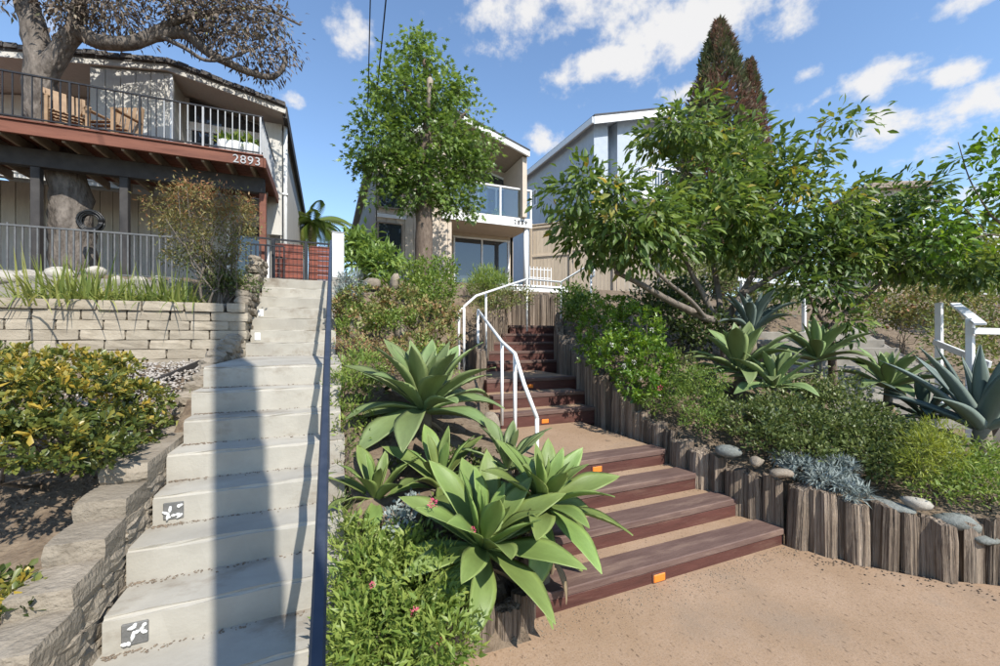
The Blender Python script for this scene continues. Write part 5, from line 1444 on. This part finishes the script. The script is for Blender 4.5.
for (px, py, t_, rx, rz_) in [(590, 205, 5.2, .50, .36), (625, 225, 5.0, .62, .48), (600, 236, 5.1, .40, .28), (575, 190, 5.2, .26, .25), (668, 215, 5.8, .5, .36), (676, 132, 6.0, .42, .36), (690, 120, 6.1, .3, .35), (712, 172, 6.0, .5, .55), (745, 165, 6.3, .7, .55), (715, 215, 5.6, .8, .5), (770, 205, 6.0, .75, .6), (790, 165, 6.3, .4, .38), (760, 240, 5.8, .75, .42), (658, 246, 5.3, .55, .22), (810, 215, 5.9, .55, .5), (830, 245, 5.8, .5, .35), (818, 140, 6.1, .14, .34), (730, 130, 6.4, .3, .25)]:
    p = at_t(px, py, t_); bl.append((p.x, p.y, p.z, rx, .65, rz_))
tree('spreading_tree', 'spreading low tree with long glossy drooping leaves and several low stems', b0, stems, bl, 540, 17, 'broad', .155, 'leaf_peach', 'bark_grey', 103, spread=.10, droop=.45, shell=.25, tone_mu=.48, tone_sd=.24, twig=.004, limb_k=.012, top_tone=.15)

# second, darker tree further right
b1 = at_t(834, 350, 5.6); b1.z = .85
stems = [([b1, tt(830, 335, 5.6), tt(824, 322, 5.6), tt(815, 308, 5.6), tt(806, 290, 5.6)], .055, .016), ([tt(828, 332, 5.6), tt(842, 315, 5.7), tt(862, 300, 5.8), tt(885, 278, 5.9), tt(905, 255, 6.0)], .045, .013), ([tt(824, 322, 5.6), tt(838, 298, 5.8), tt(842, 270, 5.9), tt(850, 235, 6.0)], .035, .012), ([tt(885, 278, 5.9), tt(920, 268, 5.8), tt(950, 262, 5.7)], .02, .008)]
bl = []
for (px, py, t_, rx, rz_) in [(880, 205, 6.0, .5, .33), (905, 195, 6.1, .3, .24), (860, 235, 5.9, .5, .3), (905, 230, 6.0, .5, .32), (845, 265, 5.8, .5, .28), (890, 262, 5.9, .55, .26), (925, 262, 5.8, .45, .26), (955, 268, 5.7, .34, .17), (800, 290, 5.6, .26, .18), (850, 300, 5.6, .3, .13), (940, 230, 6.0, .3, .25), (815, 262, 5.7, .35, .2), (985, 275, 5.6, .25, .14), (835, 322, 5.5, .12, .1)]:
    p = at_t(px, py, t_); bl.append((p.x, p.y, p.z, rx, .5, rz_))
tree('glossy_tree', 'dark glossy-leaved small tree with forked trunk at the far right of the bed', b1, stems, bl, 330, 16, 'broad', .135, 'leaf_citrus', 'bark_brown', 104, spread=.08, droop=.4, shell=.35, tone_mu=.52, tone_sd=.27, twig=.004, limb_k=.012)
b2 = at_t(1060, 330, 5.2); b2.z = .9
stems = [([b2, tt(1045, 280, 5.2), tt(1020, 240, 5.1), tt(990, 215, 5.0)], .04, .012), ([tt(1045, 280, 5.2), tt(1040, 220, 5.1), tt(1020, 170, 5.0)], .03, .01), ([tt(1020, 240, 5.1), tt(985, 235, 5.0), tt(950, 252, 5.0)], .012, .005), ([tt(990, 215, 5.0), tt(970, 180, 5.0), tt(958, 142, 5.0)], .01, .004), ([tt(985, 232, 5.), tt(960, 205, 5), tt(930, 200, 5)], .008, .004)]
bl = []
for (px, py, rx, rz_) in [(965, 155, .13, .14), (985, 180, .2, .2), (1000, 150, .25, .2), (975, 210, .22, .16), (950, 225, .26, .16), (1020, 190, .35, .3), (935, 240, .2, .14), (958, 250, .14, .08), (1030, 240, .3, .25), (985, 240, .1, .06), (928, 205, .1, .07), (1000, 205, .15, .1)]:
    p = at_t(px, py, 5.0); bl.append((p.x, p.y, p.z, rx * .8, .2, rz_ * .8))
tree('leaning_tree', 'small tree leaning in from the right edge with bright rounded leaves against the sky', b2, stems, bl, 110, 8, 'oval', .11, 'leaf_bright', 'bark_brown', 105, spread=.07, droop=.2, shell=.2, tone_mu=.42, tone_sd=.25, twig=.003, limb_k=.01)

# cypress: tall flame of tiny sprays, with a shorter twin
rng = np.random.default_rng(77)
cp = at_t(719, 300, 15.5); cz0 = 3.2
CYT = thing('cypress_tree', (cp.x, cp.y, cz0), 'tall dark cypress with brownish patches rising behind the spreading tree', 'tree')
tube('trunk', CYT, 'bark_brown', [(cp.x, cp.y, cz0 - .3), (cp.x, cp.y, 8), (cp.x, cp.y, 12)], [.22, .14, .04], 8)
def flame(cx, cy, z0, z1, R, n, sq=1.0):
    u = rng.random(n) ** .8; z = z0 + (z1 - z0) * u
    prof = R * np.clip(np.sin(np.pi * np.clip(.30 + .70 * u, 0, 1)) ** .8, .04, 1)
    a = rng.uniform(0, 2 * np.pi, n); lump = 1 + .16 * np.sin(a * 5 + z * 2.6) + .12 * np.sin(a * 9 - z * 4.1)
    k = prof * lump * rng.uniform(.55, 1.0, n) ** .5
    C = np.stack([cx + k * np.cos(a), cy + k * np.sin(a), z], 1)
    Dv = np.stack([np.cos(a) * .8, np.sin(a) * .8, np.full(n, 1.0)], 1) + rng.normal(0, .35, (n, 3))
    tn = .58 + .22 * np.sin(a * 3 + z * 1.3) + .20 * np.sin(z * 2.2 + a) + rng.normal(0, .14, n)
    return C, Dv, tn
Cs = [flame(cp.x, cp.y, cz0, 13.5, 1.42, 18000), flame(cp.x - .75, cp.y - .2, cz0, 11.4, .95, 7000)]
C = np.vstack([c[0] for c in Cs]); Dv = np.vstack([c[1] for c in Cs]); tn = np.concatenate([c[2] for c in Cs])
foliage('crown', CYT, 'leaf_cypress', C, Dv, rng.uniform(.12, .30, len(C)), 'lance', np.clip(tn, 0, 1), rng)
c2 = at_t(750, 300, 15.9)
CY2 = thing('cypress_tree', (c2.x, c2.y, cz0), 'shorter brown-tinged cypress just right of the tall one', 'tree')
tube('trunk', CY2, 'bark_brown', [(c2.x, c2.y, cz0 - .3), (c2.x, c2.y, 8), (c2.x, c2.y, 10.5)], [.18, .1, .03], 8)
C, Dv, tn = flame(c2.x, c2.y, cz0, 12.3, .78, 9000)
foliage('crown', CY2, 'leaf_cypress', C, Dv, rng.uniform(.12, .28, len(C)), 'lance', np.clip(tn + .22, 0, 1), rng)

# palm behind the gate
def palm(label, base, h, n, L0, seed, droop=1.0):
    rg = random.Random(seed); t = thing('palm_tree', base, label, 'palm')
    bx, by, bz = base
    tube('trunk', t, 'bark_brown', [(bx, by, bz - .2), (bx + .05, by, bz + h * .5), (bx, by, bz + h)], [.20, .17, .16], 9, True, .12)
    for i in range(n):
        az = i * 2.4; el = rad(rg.uniform(-30, 48)); Lf = L0 * rg.uniform(.8, 1.1); V, F, T = [], [], []
        o = np.array([math.cos(az), math.sin(az), 0]); s = np.array([-o[1], o[0], 0]); p = np.array([bx, by, bz + h]); a = el; tn_ = rg.uniform(.2, .9)
        for k in range(26):
            u = k / 25; p = p + (o * math.cos(a) + np.array([0, 0, math.sin(a)])) * Lf / 25; a -= droop * .055
            ll = .42 * math.sin(math.pi * min(1, .15 + .85 * u)) * (1.05 - .4 * u)
            for sg in (-1, 1):
                d = o * math.cos(a) * .55 + s * sg * .85 + np.array([0, 0, -.32]); d /= np.linalg.norm(d)
                w = np.cross(d, s); w /= np.linalg.norm(w) + 1e-6; b = len(V); ww = (o * .011)
                V += [p - ww, p + ww, p + d * ll * .6 + ww * .8 - np.array([0, 0, .02]), p + d * ll - np.array([0, 0, .12])]; T += [tn_] * 4
                F += [(b, b + 1, b + 2), (b, b + 2, b + 3)]
        mesh_obj('frond', V, np.array(F), 'leaf_palm', t, False, None, T)
    return t
pb = at_y(321, 246, 19); palm('feathery green palm behind the red gate', (pb.x - .35, pb.y, 3.2), 3.3, 46, 2.0, 9)
# ------------------------------------------------------------------ agaves
def gl(x, y): return float(land(x, y)) - .02
def ag(label, px, py, t_, R, n, mat, seed, **k):
    p = at_t(px, py, t_); g_ = gl(p.x, p.y)
    return agave('agave', label, (p.x, p.y, p.z), R, n, mat, seed, stemlen=max(.02, p.z - g_), **k)
ag('big pale green agave rosette halfway up between the two stairs', 424, 412, 3.75, .72, 36, 'leaf_agave', 1, tilt1=-4, tilt=(.12, 0))
ag('large front agave whose leaves reach over the sidewalk', 484, 552, 2.42, .52, 34, 'leaf_agave_bright', 2, tilt1=-8, tilt=(.38, .12))
ag('agave leaning over the left end of the lower timber steps', 543, 510, 2.62, .46, 30, 'leaf_agave_bright', 3, tilt1=-14, tilt=(.28, .26))
ag('small agave beside the handrail of the concrete stairs', 376, 502, 2.95, .40, 17, 'leaf_agave_bright', 4, tilt1=2)
ag('shaded agave between the big rosette and the front agave', 440, 488, 3.1, .46, 17, 'leaf_agave_bright', 5, tilt1=5)
ag('agave half hidden behind the leaning one beside the steps', 508, 470, 3.15, .40, 15, 'leaf_agave', 6, tilt1=0)
ag('light green agave in front of the spreading tree stems', 740, 372, 4.9, .66, 24, 'leaf_agave', 7, tilt1=-2, group='agaves in the right bed')
ag('light green agave just below the one by the spreading tree', 775, 388, 4.5, .50, 20, 'leaf_agave', 8, tilt1=0, group='agaves in the right bed')
ag('upright blue-grey agave behind the light green ones', 752, 332, 5.7, .62, 18, 'leaf_agave_blue', 9, kind='soft', tilt0=86, tilt1=30, wide=.75, group='agaves in the right bed')
ag('dark green agave below the forked trunk of the glossy tree', 818, 360, 5.3, .60, 20, 'leaf_agave', 10, tilt1=2, group='agaves in the right bed')
ag('low agave before the concrete steps at right', 888, 388, 4.8, .52, 22, 'leaf_agave', 11, tilt1=2, group='agaves in the right bed')
ag('dark-leaved agave between the low agave and the big grey one', 925, 418, 4.3, .50, 18, 'leaf_agave_dark', 12, tilt1=5, wide=.8, group='agaves in the right bed')
ag('big stiff grey-blue agave with narrow upright leaves at the right edge', 982, 428, 3.75, .76, 20, 'leaf_agave_blue', 13, kind='stiff', tilt0=88, tilt1=22, wide=.9, group='agaves in the right bed')

# ------------------------------------------------------------------ left side
p = at_t(70, 480, 2.9); gz = gl(p.x, p.y)
hb = []
for (px, py, t_, rx, ry_, rz_) in [(8, 400, 2.35, .36, .34, .22), (58, 398, 2.55, .36, .36, .21), (105, 402, 2.95, .32, .36, .20), (60, 368, 3.05, .36, .36, .15), (18, 438, 2.1, .30, .28, .15), (70, 442, 2.3, .30, .26, .15), (125, 432, 2.85, .24, .3, .17), (95, 372, 3.2, .30, .3, .15), (0, 372, 2.8, .34, .34, .18), (-60, 400, 2.4, .45, .4, .3), (100, 452, 2.55, .2, .2, .12), (140, 400, 3.2, .2, .3, .14)]:
    q = at_t(px, py, t_); hb.append((q.x, q.y, q.z, rx, ry_, rz_))
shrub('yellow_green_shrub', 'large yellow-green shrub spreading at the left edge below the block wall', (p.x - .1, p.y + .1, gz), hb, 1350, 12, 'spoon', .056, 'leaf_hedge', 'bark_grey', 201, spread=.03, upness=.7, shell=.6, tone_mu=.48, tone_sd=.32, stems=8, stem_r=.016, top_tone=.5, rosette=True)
q = at_t(14, 605, 1.75); shrub('low_yellow_shrub', 'small yellow-leaved shrub low in the bottom left corner', (q.x, q.y, gl(q.x, q.y)), [(q.x - .05, q.y, q.z - .03, .16, .2, .09), (q.x - .18, q.y + .12, q.z - .02, .15, .2, .09)], 75, 9, 'spoon', .062, 'leaf_hedge', 'bark_grey', 202, spread=.03, tone_mu=.5, tone_sd=.3, stems=4, rosette=True)
def strappy(label, px, py, Y, n, L_, seed, W=.012, **k):
    q = at_y(px, py, Y); blade_clump('strappy_plant', label, (q.x, q.y, float(land(q.x, q.y)) - .02), n, L_, W, 'leaf_grass', seed, **k)
strappy('large yellow-green strappy plant at the left on the block wall', 72, 298, 6.8, 420, .85, 1, W=.011, spread=.6, arch=1.0, base_r=.4)
strappy('low strappy plant in the middle of the block wall', 118, 298, 6.75, 220, .62, 2, W=.010, spread=.5, arch=1.0, base_r=.25)
strappy('dark strappy plant left of the reddish bush', 172, 298, 6.8, 300, .75, 3, W=.010, spread=.5, arch=1.0, base_r=.3, tone_mu=.3)
strappy('strappy plant draped over the end of the stepped side wall', 168, 398, 4.35, 26, .42, 4, spread=.15, arch=1.0, base_r=.06)
bz = at_y(215, 299, 6.85); bz.z = float(land(bz.x, bz.y))
nb = []
for (px, py, rx, rz_, dy) in [(200, 200, .50, .20, 0), (165, 205, .22, .12, 0), (235, 222, .34, .20, 0), (180, 225, .34, .16, 0), (215, 245, .40, .20, -.1), (195, 190, .22, .12, 0), (225, 268, .26, .18, 0), (190, 255, .28, .16, .1), (242, 205, .14, .12, 0)]:
    q = at_y(px, py, 6.85 + dy); nb.append((q.x, q.y, q.z, rx, .35, rz_))
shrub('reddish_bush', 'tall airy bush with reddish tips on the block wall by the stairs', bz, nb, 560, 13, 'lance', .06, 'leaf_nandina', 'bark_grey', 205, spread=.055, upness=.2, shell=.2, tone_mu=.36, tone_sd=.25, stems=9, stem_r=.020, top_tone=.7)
q = at_y(240, 285, 6.9); shrub('white_flowering_bush', 'dark low bush with white flowers at the foot of the reddish bush', (q.x, q.y, float(land(q.x, q.y))), [(q.x, q.y, q.z + .02, .26, .25, .14), (q.x - .25, q.y, q.z, .22, .2, .12)], 150, 9, 'oval', .05, 'leaf_dark', 'bark_brown', 206, stems=3)

# ------------------------------------------------------------------ bed between the stairs
def bush(name, label, spots, n, k, leaf, size, mat, seed, t0=None, **kw):
    bs = []
    for (px, py, t_, rx, ry_, rz_) in spots:
        q = at_t(px, py, t_); bs.append((q.x, q.y, q.z, rx, ry_, rz_))
    c = np.mean([b[:3] for b in bs], axis=0)
    return shrub(name, label, (c[0], c[1], gl(c[0], c[1])), bs, n, k, leaf, size, mat, kw.pop('bark', 'bark_brown'), seed, **kw)
VB = bush('flowering_plant', 'bright green leafy plant with pink flowers at the bottom edge beside the handrail', [(370, 575, 2.35, .22, .22, .18), (420, 590, 2.2, .24, .22, .17), (385, 625, 2.05, .24, .22, .16), (435, 640, 1.95, .20, .2, .15), (352, 640, 2.0, .12, .2, .18), (355, 545, 2.6, .13, .2, .16), (405, 555, 2.45, .18, .2, .13)], 760, 12, 'lance', .06, 'leaf_fresh', 211, spread=.035, upness=.75, shell=.5, tone_mu=.68, tone_sd=.22, stems=10, stem_r=.005, top_tone=.3, bark='leaf_fresh')
def flower_head(parent, px, py, t_, r0, mat, seed, n=60):
    rg = np.random.default_rng(seed); q = np.array(at_t(px, py, t_))
    C = q + unit(rg.normal(0, 1, (n, 3))) * r0 * rg.uniform(.4, 1, (n, 1))
    foliage('flower', parent, mat, C, C - q + np.array([0, 0, .2 * r0]), np.full(n, r0 * .55), 'oval', rg.random(n), rg, stuff=False)
for i, (px, py, r0) in enumerate(((415, 613, .020), (440, 642, .016), (433, 503, .022), (473, 530, .014), (372, 585, .012))): flower_head(VB, px, py, 1.95 if py > 560 else 2.2, r0, 'petal_pink', i)
bush('light_green_plant', 'light green leafy plant beside the handrail below the rust-toned terrace', [(350, 400, 3.9, .20, .3, .3), (362, 372, 4.3, .25, .3, .22), (350, 430, 3.6, .16, .25, .22), (370, 440, 3.5, .16, .2, .15)], 380, 11, 'lance', .06, 'leaf_fresh', 212, spread=.05, tone_mu=.62, tone_sd=.22, upness=.7)
bush('rust_succulents', 'mass of rust and olive succulents on the terrace left side', [(365, 300, 6.3, .45, .4, .22), (400, 300, 6.4, .42, .4, .22), (372, 318, 5.8, .35, .35, .16), (348, 308, 6.2, .25, .3, .2)], 330, 12, 'spoon', .075, 'leaf_rust', 213, spread=.05, tone_mu=.36, tone_sd=.27, stems=3, rosette=True)
bush('rust_succulents', 'rust and olive succulents on the terrace nearest the white handrail', [(425, 318, 6.0, .38, .35, .22), (440, 340, 5.6, .28, .3, .24), (415, 345, 5.4, .3, .3, .18), (445, 312, 6.2, .22, .3, .18)], 300, 12, 'spoon', .07, 'leaf_rust', 214, spread=.05, tone_mu=.42, tone_sd=.27, stems=3, rosette=True)
bush('terrace_greenery', 'light green trailing plant among the rust-toned succulents', [(385, 322, 5.7, .22, .2, .13), (352, 328, 5.7, .18, .2, .12), (425, 352, 5.2, .2, .2, .12), (405, 318, 5.9, .16, .2, .12), (440, 362, 5.0, .18, .2, .12), (360, 312, 6.0, .16, .2, .1)], 330, 11, 'oval', .05, 'leaf_fresh', 260, spread=.04, tone_mu=.62, stems=2)
bush('red_tipped_plant', 'low olive plant with dark red tips above the big agave', [(375, 350, 4.9, .25, .25, .14), (355, 345, 5.0, .2, .25, .14), (395, 355, 4.8, .2, .2, .14)], 200, 10, 'lance', .05, 'leaf_rust', 215, spread=.05, tone_mu=.75, tone_sd=.25, stems=2)
bush('green_shrub', 'fresh green shrub on the terrace below the leafy tree trunk', [(422, 272, 8.0, .36, .4, .26), (437, 288, 7.6, .4, .4, .30), (444, 268, 8.0, .25, .3, .22), (412, 288, 7.8, .25, .3, .2), (428, 300, 7.2, .26, .3, .2)], 330, 11, 'oval', .075, 'leaf_fresh', 216, spread=.06, tone_mu=.58, tone_sd=.24, upness=.6)
bush('feathery_shrub', 'deep green plant with large drooping leaves left of the beige house', [(363, 248, 9.3, .40, .4, .30), (383, 262, 9.0, .40, .4, .22), (360, 268, 8.8, .35, .35, .28), (390, 282, 8.6, .25, .3, .12), (352, 245, 9.4, .22, .3, .26)], 150, 11, 'lance', .23, 'leaf_tree', 217, spread=.09, tone_mu=.6, tone_sd=.22, upness=.2)
bush('pale_spiky_plant', 'pale grey-green spiky plant at the left end of the terrace', [(352, 284, 7.4, .22, .25, .2), (345, 296, 7.0, .14, .2, .15)], 110, 11, 'narrow', .13, 'leaf_silver', 218, spread=.04, upness=.8)
bush('round_flower_bush', 'rounded yellow-green bush with tall flower stalks before the patio door', [(488, 280, 8.9, .36, .35, .26), (478, 285, 8.7, .25, .3, .22), (500, 286, 8.6, .25, .3, .2)], 260, 13, 'narrow', .11, 'leaf_fresh', 219, spread=.05, tone_mu=.7, tone_sd=.2, upness=.9)
bush('trailing_bush', 'brownish trailing bush along the logs left of the upper steps', [(500, 300, 8.3, .35, .3, .2), (520, 296, 8.6, .3, .3, .18), (485, 305, 7.9, .25, .3, .2)], 200, 10, 'spoon', .06, 'leaf_rust', 220, spread=.05, tone_mu=.3, stems=2)
bush('edge_weeds', 'wispy weeds along the right edge of the concrete stairs', [(344, 470, 3.2, .05, .35, .1), (342, 520, 2.7, .05, .3, .1), (346, 445, 3.4, .06, .3, .1)], 80, 8, 'narrow', .07, 'leaf_dark', 221, spread=.03, tone_mu=.7, stems=2)
bush('white_tipped_plant', 'small grey-green plant among the agaves beside the stairs', [(400, 520, 2.65, .10, .1, .06), (410, 508, 2.75, .08, .1, .06)], 40, 9, 'spoon', .05, 'leaf_silver', 222, spread=.02, stems=2)
bush('low_plants', 'dense green foliage filling the bed below the big agave', [(395, 470, 3.4, .22, .25, .14), (460, 470, 3.5, .25, .25, .14), (440, 530, 2.8, .2, .2, .12), (500, 520, 2.7, .15, .2, .1)], 260, 9, 'oval', .06, 'leaf_dark', 223, spread=.04, tone_mu=.6, stems=2)

# ------------------------------------------------------------------ bed on the right
BB = bush('bright_bush', 'bright green rounded bush with white flowers beside the upper timber steps', [(603, 326, 5.9, .38, .4, .28), (632, 328, 5.6, .42, .45, .34), (592, 350, 5.6, .22, .3, .22), (620, 355, 5.2, .40, .4, .32), (650, 360, 5.0, .30, .35, .28), (640, 385, 4.7, .22, .3, .18), (616, 306, 6.2, .28, .3, .15)], 720, 12, 'spoon', .07, 'leaf_bright', 231, spread=.045, tone_mu=.45, tone_sd=.26, upness=.6, top_tone=.2, rosette=True)
for i, (px, py) in enumerate(((624, 366), (629, 372), (612, 345), (652, 330), (640, 378), (626, 350), (634, 362))): flower_head(BB, px, py, 4.75, .024, 'petal_white', 20 + i, 36)
bush('grey_green_groundcover', 'grey-green groundcover with small red flowers behind the log wall', [(695, 400, 4.25, .24, .3, .12), (668, 385, 4.7, .2, .3, .12), (700, 380, 4.4, .25, .3, .14), (700, 420, 3.95, .18, .2, .08), (658, 402, 4.5, .16, .2, .10)], 420, 10, 'lance', .045, 'leaf_fresh', 232, spread=.03, tone_mu=.45, tone_sd=.25, stems=3, upness=.5)
RF = thing('red_flower', at_t(660, 388, 4.1), 'single small red flower among the groundcover behind the logs', 'flower')
flower_head(RF, 660, 388, 4.0, .025, 'petal_pink', 5, 40)
bush('dark_groundcover', 'dark green mat of small leaves behind the blue-green stone', [(750, 420, 3.9, .32, .35, .14), (788, 418, 4.0, .38, .38, .16), (768, 438, 3.65, .2, .2, .09), (828, 432, 3.85, .32, .35, .15), (806, 447, 3.6, .22, .22, .08)], 620, 11, 'oval', .045, 'leaf_dark', 233, spread=.035, tone_mu=.5, tone_sd=.25, stems=3)
bush('dark_groundcover', 'dark green mat of small leaves under the low agave at right', [(872, 428, 3.9, .38, .38, .16), (905, 442, 3.65, .32, .35, .14), (860, 455, 3.5, .25, .25, .10), (892, 466, 3.3, .24, .22, .09), (840, 410, 4.2, .3, .4, .16)], 640, 11, 'oval', .045, 'leaf_dark', 234, spread=.035, tone_mu=.55, tone_sd=.25, stems=3)
bush('light_mat_plant', 'lighter green low mat along the right end of the log wall', [(955, 472, 3.2, .25, .25, .08), (990, 488, 3.05, .22, .2, .08), (968, 455, 3.5, .3, .3, .10), (1020, 480, 3.1, .3, .25, .10), (935, 488, 3.05, .14, .14, .05)], 420, 10, 'lance', .05, 'leaf_fresh', 235, spread=.05, tone_mu=.6, tone_sd=.25, stems=2)
bush('silver_plant', 'silvery blue-grey spiky plant spilling over the logs', [(802, 468, 3.45, .13, .14, .07), (826, 480, 3.28, .14, .12, .07), (852, 492, 3.14, .11, .10, .06), (838, 468, 3.4, .15, .14, .07), (785, 458, 3.6, .10, .1, .05)], 240, 14, 'narrow', .075, 'leaf_silver', 236, spread=.022, upness=.6, stems=2, rosette=True)
YP = bush('feathery_yellow_plant', 'feathery yellow-green plant on thin stems above the cream rock', [(922, 447, 3.15, .13, .13, .11), (938, 434, 3.2, .14, .13, .10), (912, 464, 3.1, .10, .1, .07), (946, 454, 3.1, .11, .1, .08)], 130, 16, 'narrow', .055, 'leaf_yellow', 237, spread=.03, upness=.4, stems=4, stem_r=.006, shell=.2)
bush('dark_foliage', 'dark purple-green foliage in the shade behind the bright bush', [(672, 310, 6.4, .5, .4, .28), (700, 330, 6.0, .4, .4, .22), (650, 300, 6.8, .45, .4, .22), (690, 295, 6.9, .4, .4, .2)], 360, 11, 'oval', .085, 'leaf_dark', 238, spread=.08, tone_mu=.25, tone_sd=.2)
bush('olive_plants', 'small mixed olive plants between the light agaves and the log wall', [(712, 410, 4.3, .2, .25, .12), (800, 395, 4.6, .3, .3, .16), (835, 390, 4.6, .3, .3, .16), (770, 405, 4.2, .25, .3, .12), (675, 365, 4.9, .25, .3, .14)], 420, 9, 'oval', .045, 'leaf_dark', 239, spread=.06, tone_mu=.65, tone_sd=.25, stems=2)
bush('top_step_bush', 'green bush at the right of the top of the timber steps', [(572, 297, 8.8, .30, .3, .2), (586, 304, 8.2, .28, .3, .2), (578, 312, 7.9, .25, .25, .15)], 200, 11, 'oval', .085, 'leaf_fresh', 240, spread=.07, tone_mu=.35, tone_sd=.22)

# bank and planting beyond the neighbour's steps
bush('far_bank_shrub', 'olive shrub bank behind the thin white rail fence', [(700, 270, 10.5, 1.0, .8, .5), (745, 268, 10.8, 1.1, .8, .45), (790, 272, 10.5, 1.0, .8, .5), (760, 300, 10, .9, .8, .35)], 520, 10, 'oval', .12, 'leaf_dark', 251, spread=.15, tone_mu=.8, tone_sd=.2)
bush('far_rust_shrub', 'rust-coloured shrub above the wide concrete steps', [(905, 300, 9.2, .8, .6, .45), (925, 305, 9.0, .6, .6, .4), (880, 310, 9.2, .6, .6, .35)], 360, 10, 'oval', .10, 'leaf_rust', 252, spread=.12, tone_mu=.42, tone_sd=.22)
bush('far_green_shrub', 'olive hedge at the right edge behind the white wooden railing', [(975, 320, 7.6, .7, .6, .5), (1010, 300, 7.6, .8, .6, .7), (960, 340, 7.2, .5, .5, .35), (1000, 355, 6.6, .6, .5, .4)], 420, 10, 'oval', .085, 'leaf_rust', 253, spread=.12, tone_mu=.3, tone_sd=.2)
bush('far_yellow_tree', 'bright yellow-green tree top at the right edge', [(985, 268, 10.5, .8, .7, .5), (1015, 250, 10.5, .9, .7, .7), (965, 285, 10, .6, .6, .35)], 380, 11, 'oval', .13, 'leaf_yellow', 254, spread=.14, tone_mu=.4, tone_sd=.25, cat='tree')
bush('far_dark_tree', 'dull green far trees on the ridge at the right edge', [(955, 262, 19, .9, .8, .8), (975, 268, 20, 1.2, .8, .7), (935, 275, 19, .9, .8, .6)], 300, 11, 'oval', .2, 'leaf_dark', 255, spread=.2, tone_mu=.7, cat='tree')

# litter: dry leaves and chips in the beds
def litter_at(q):
    while True:
        x = q.uniform(-3.6, 7.0); y = q.uniform(2.15, 7.8)
        if -1.0 < x < .12: continue
        xl = float(np.interp(y, XL_Y, XL_X))
        if xl < x < float(path_x(y)) + .15: continue
        return (x, y, float(land(x, y)) - .018)
pebbles('leaf_litter', 2600, litter_at, .008, .026, 'log_end', 8)
pebbles('path_debris', 230, lambda q: (lambda f: (3.42 + f * 1.1 + q.gauss(0, .05) - .05 - abs(q.gauss(0, .05)), 2.14 - f * 1.2 - abs(q.gauss(0, .14)), .008))(q.random()), .003, .011, 'log_end', 19)
pebbles('sidewalk_grit', 700, lambda q: (lambda y: (q.uniform(-.9, 4.2) if q.random() < .3 else q.uniform(1.1, 3.4), y, .006))(2.16 - abs(q.gauss(0, .10))), .002, .006, 'rock_tan', 9)
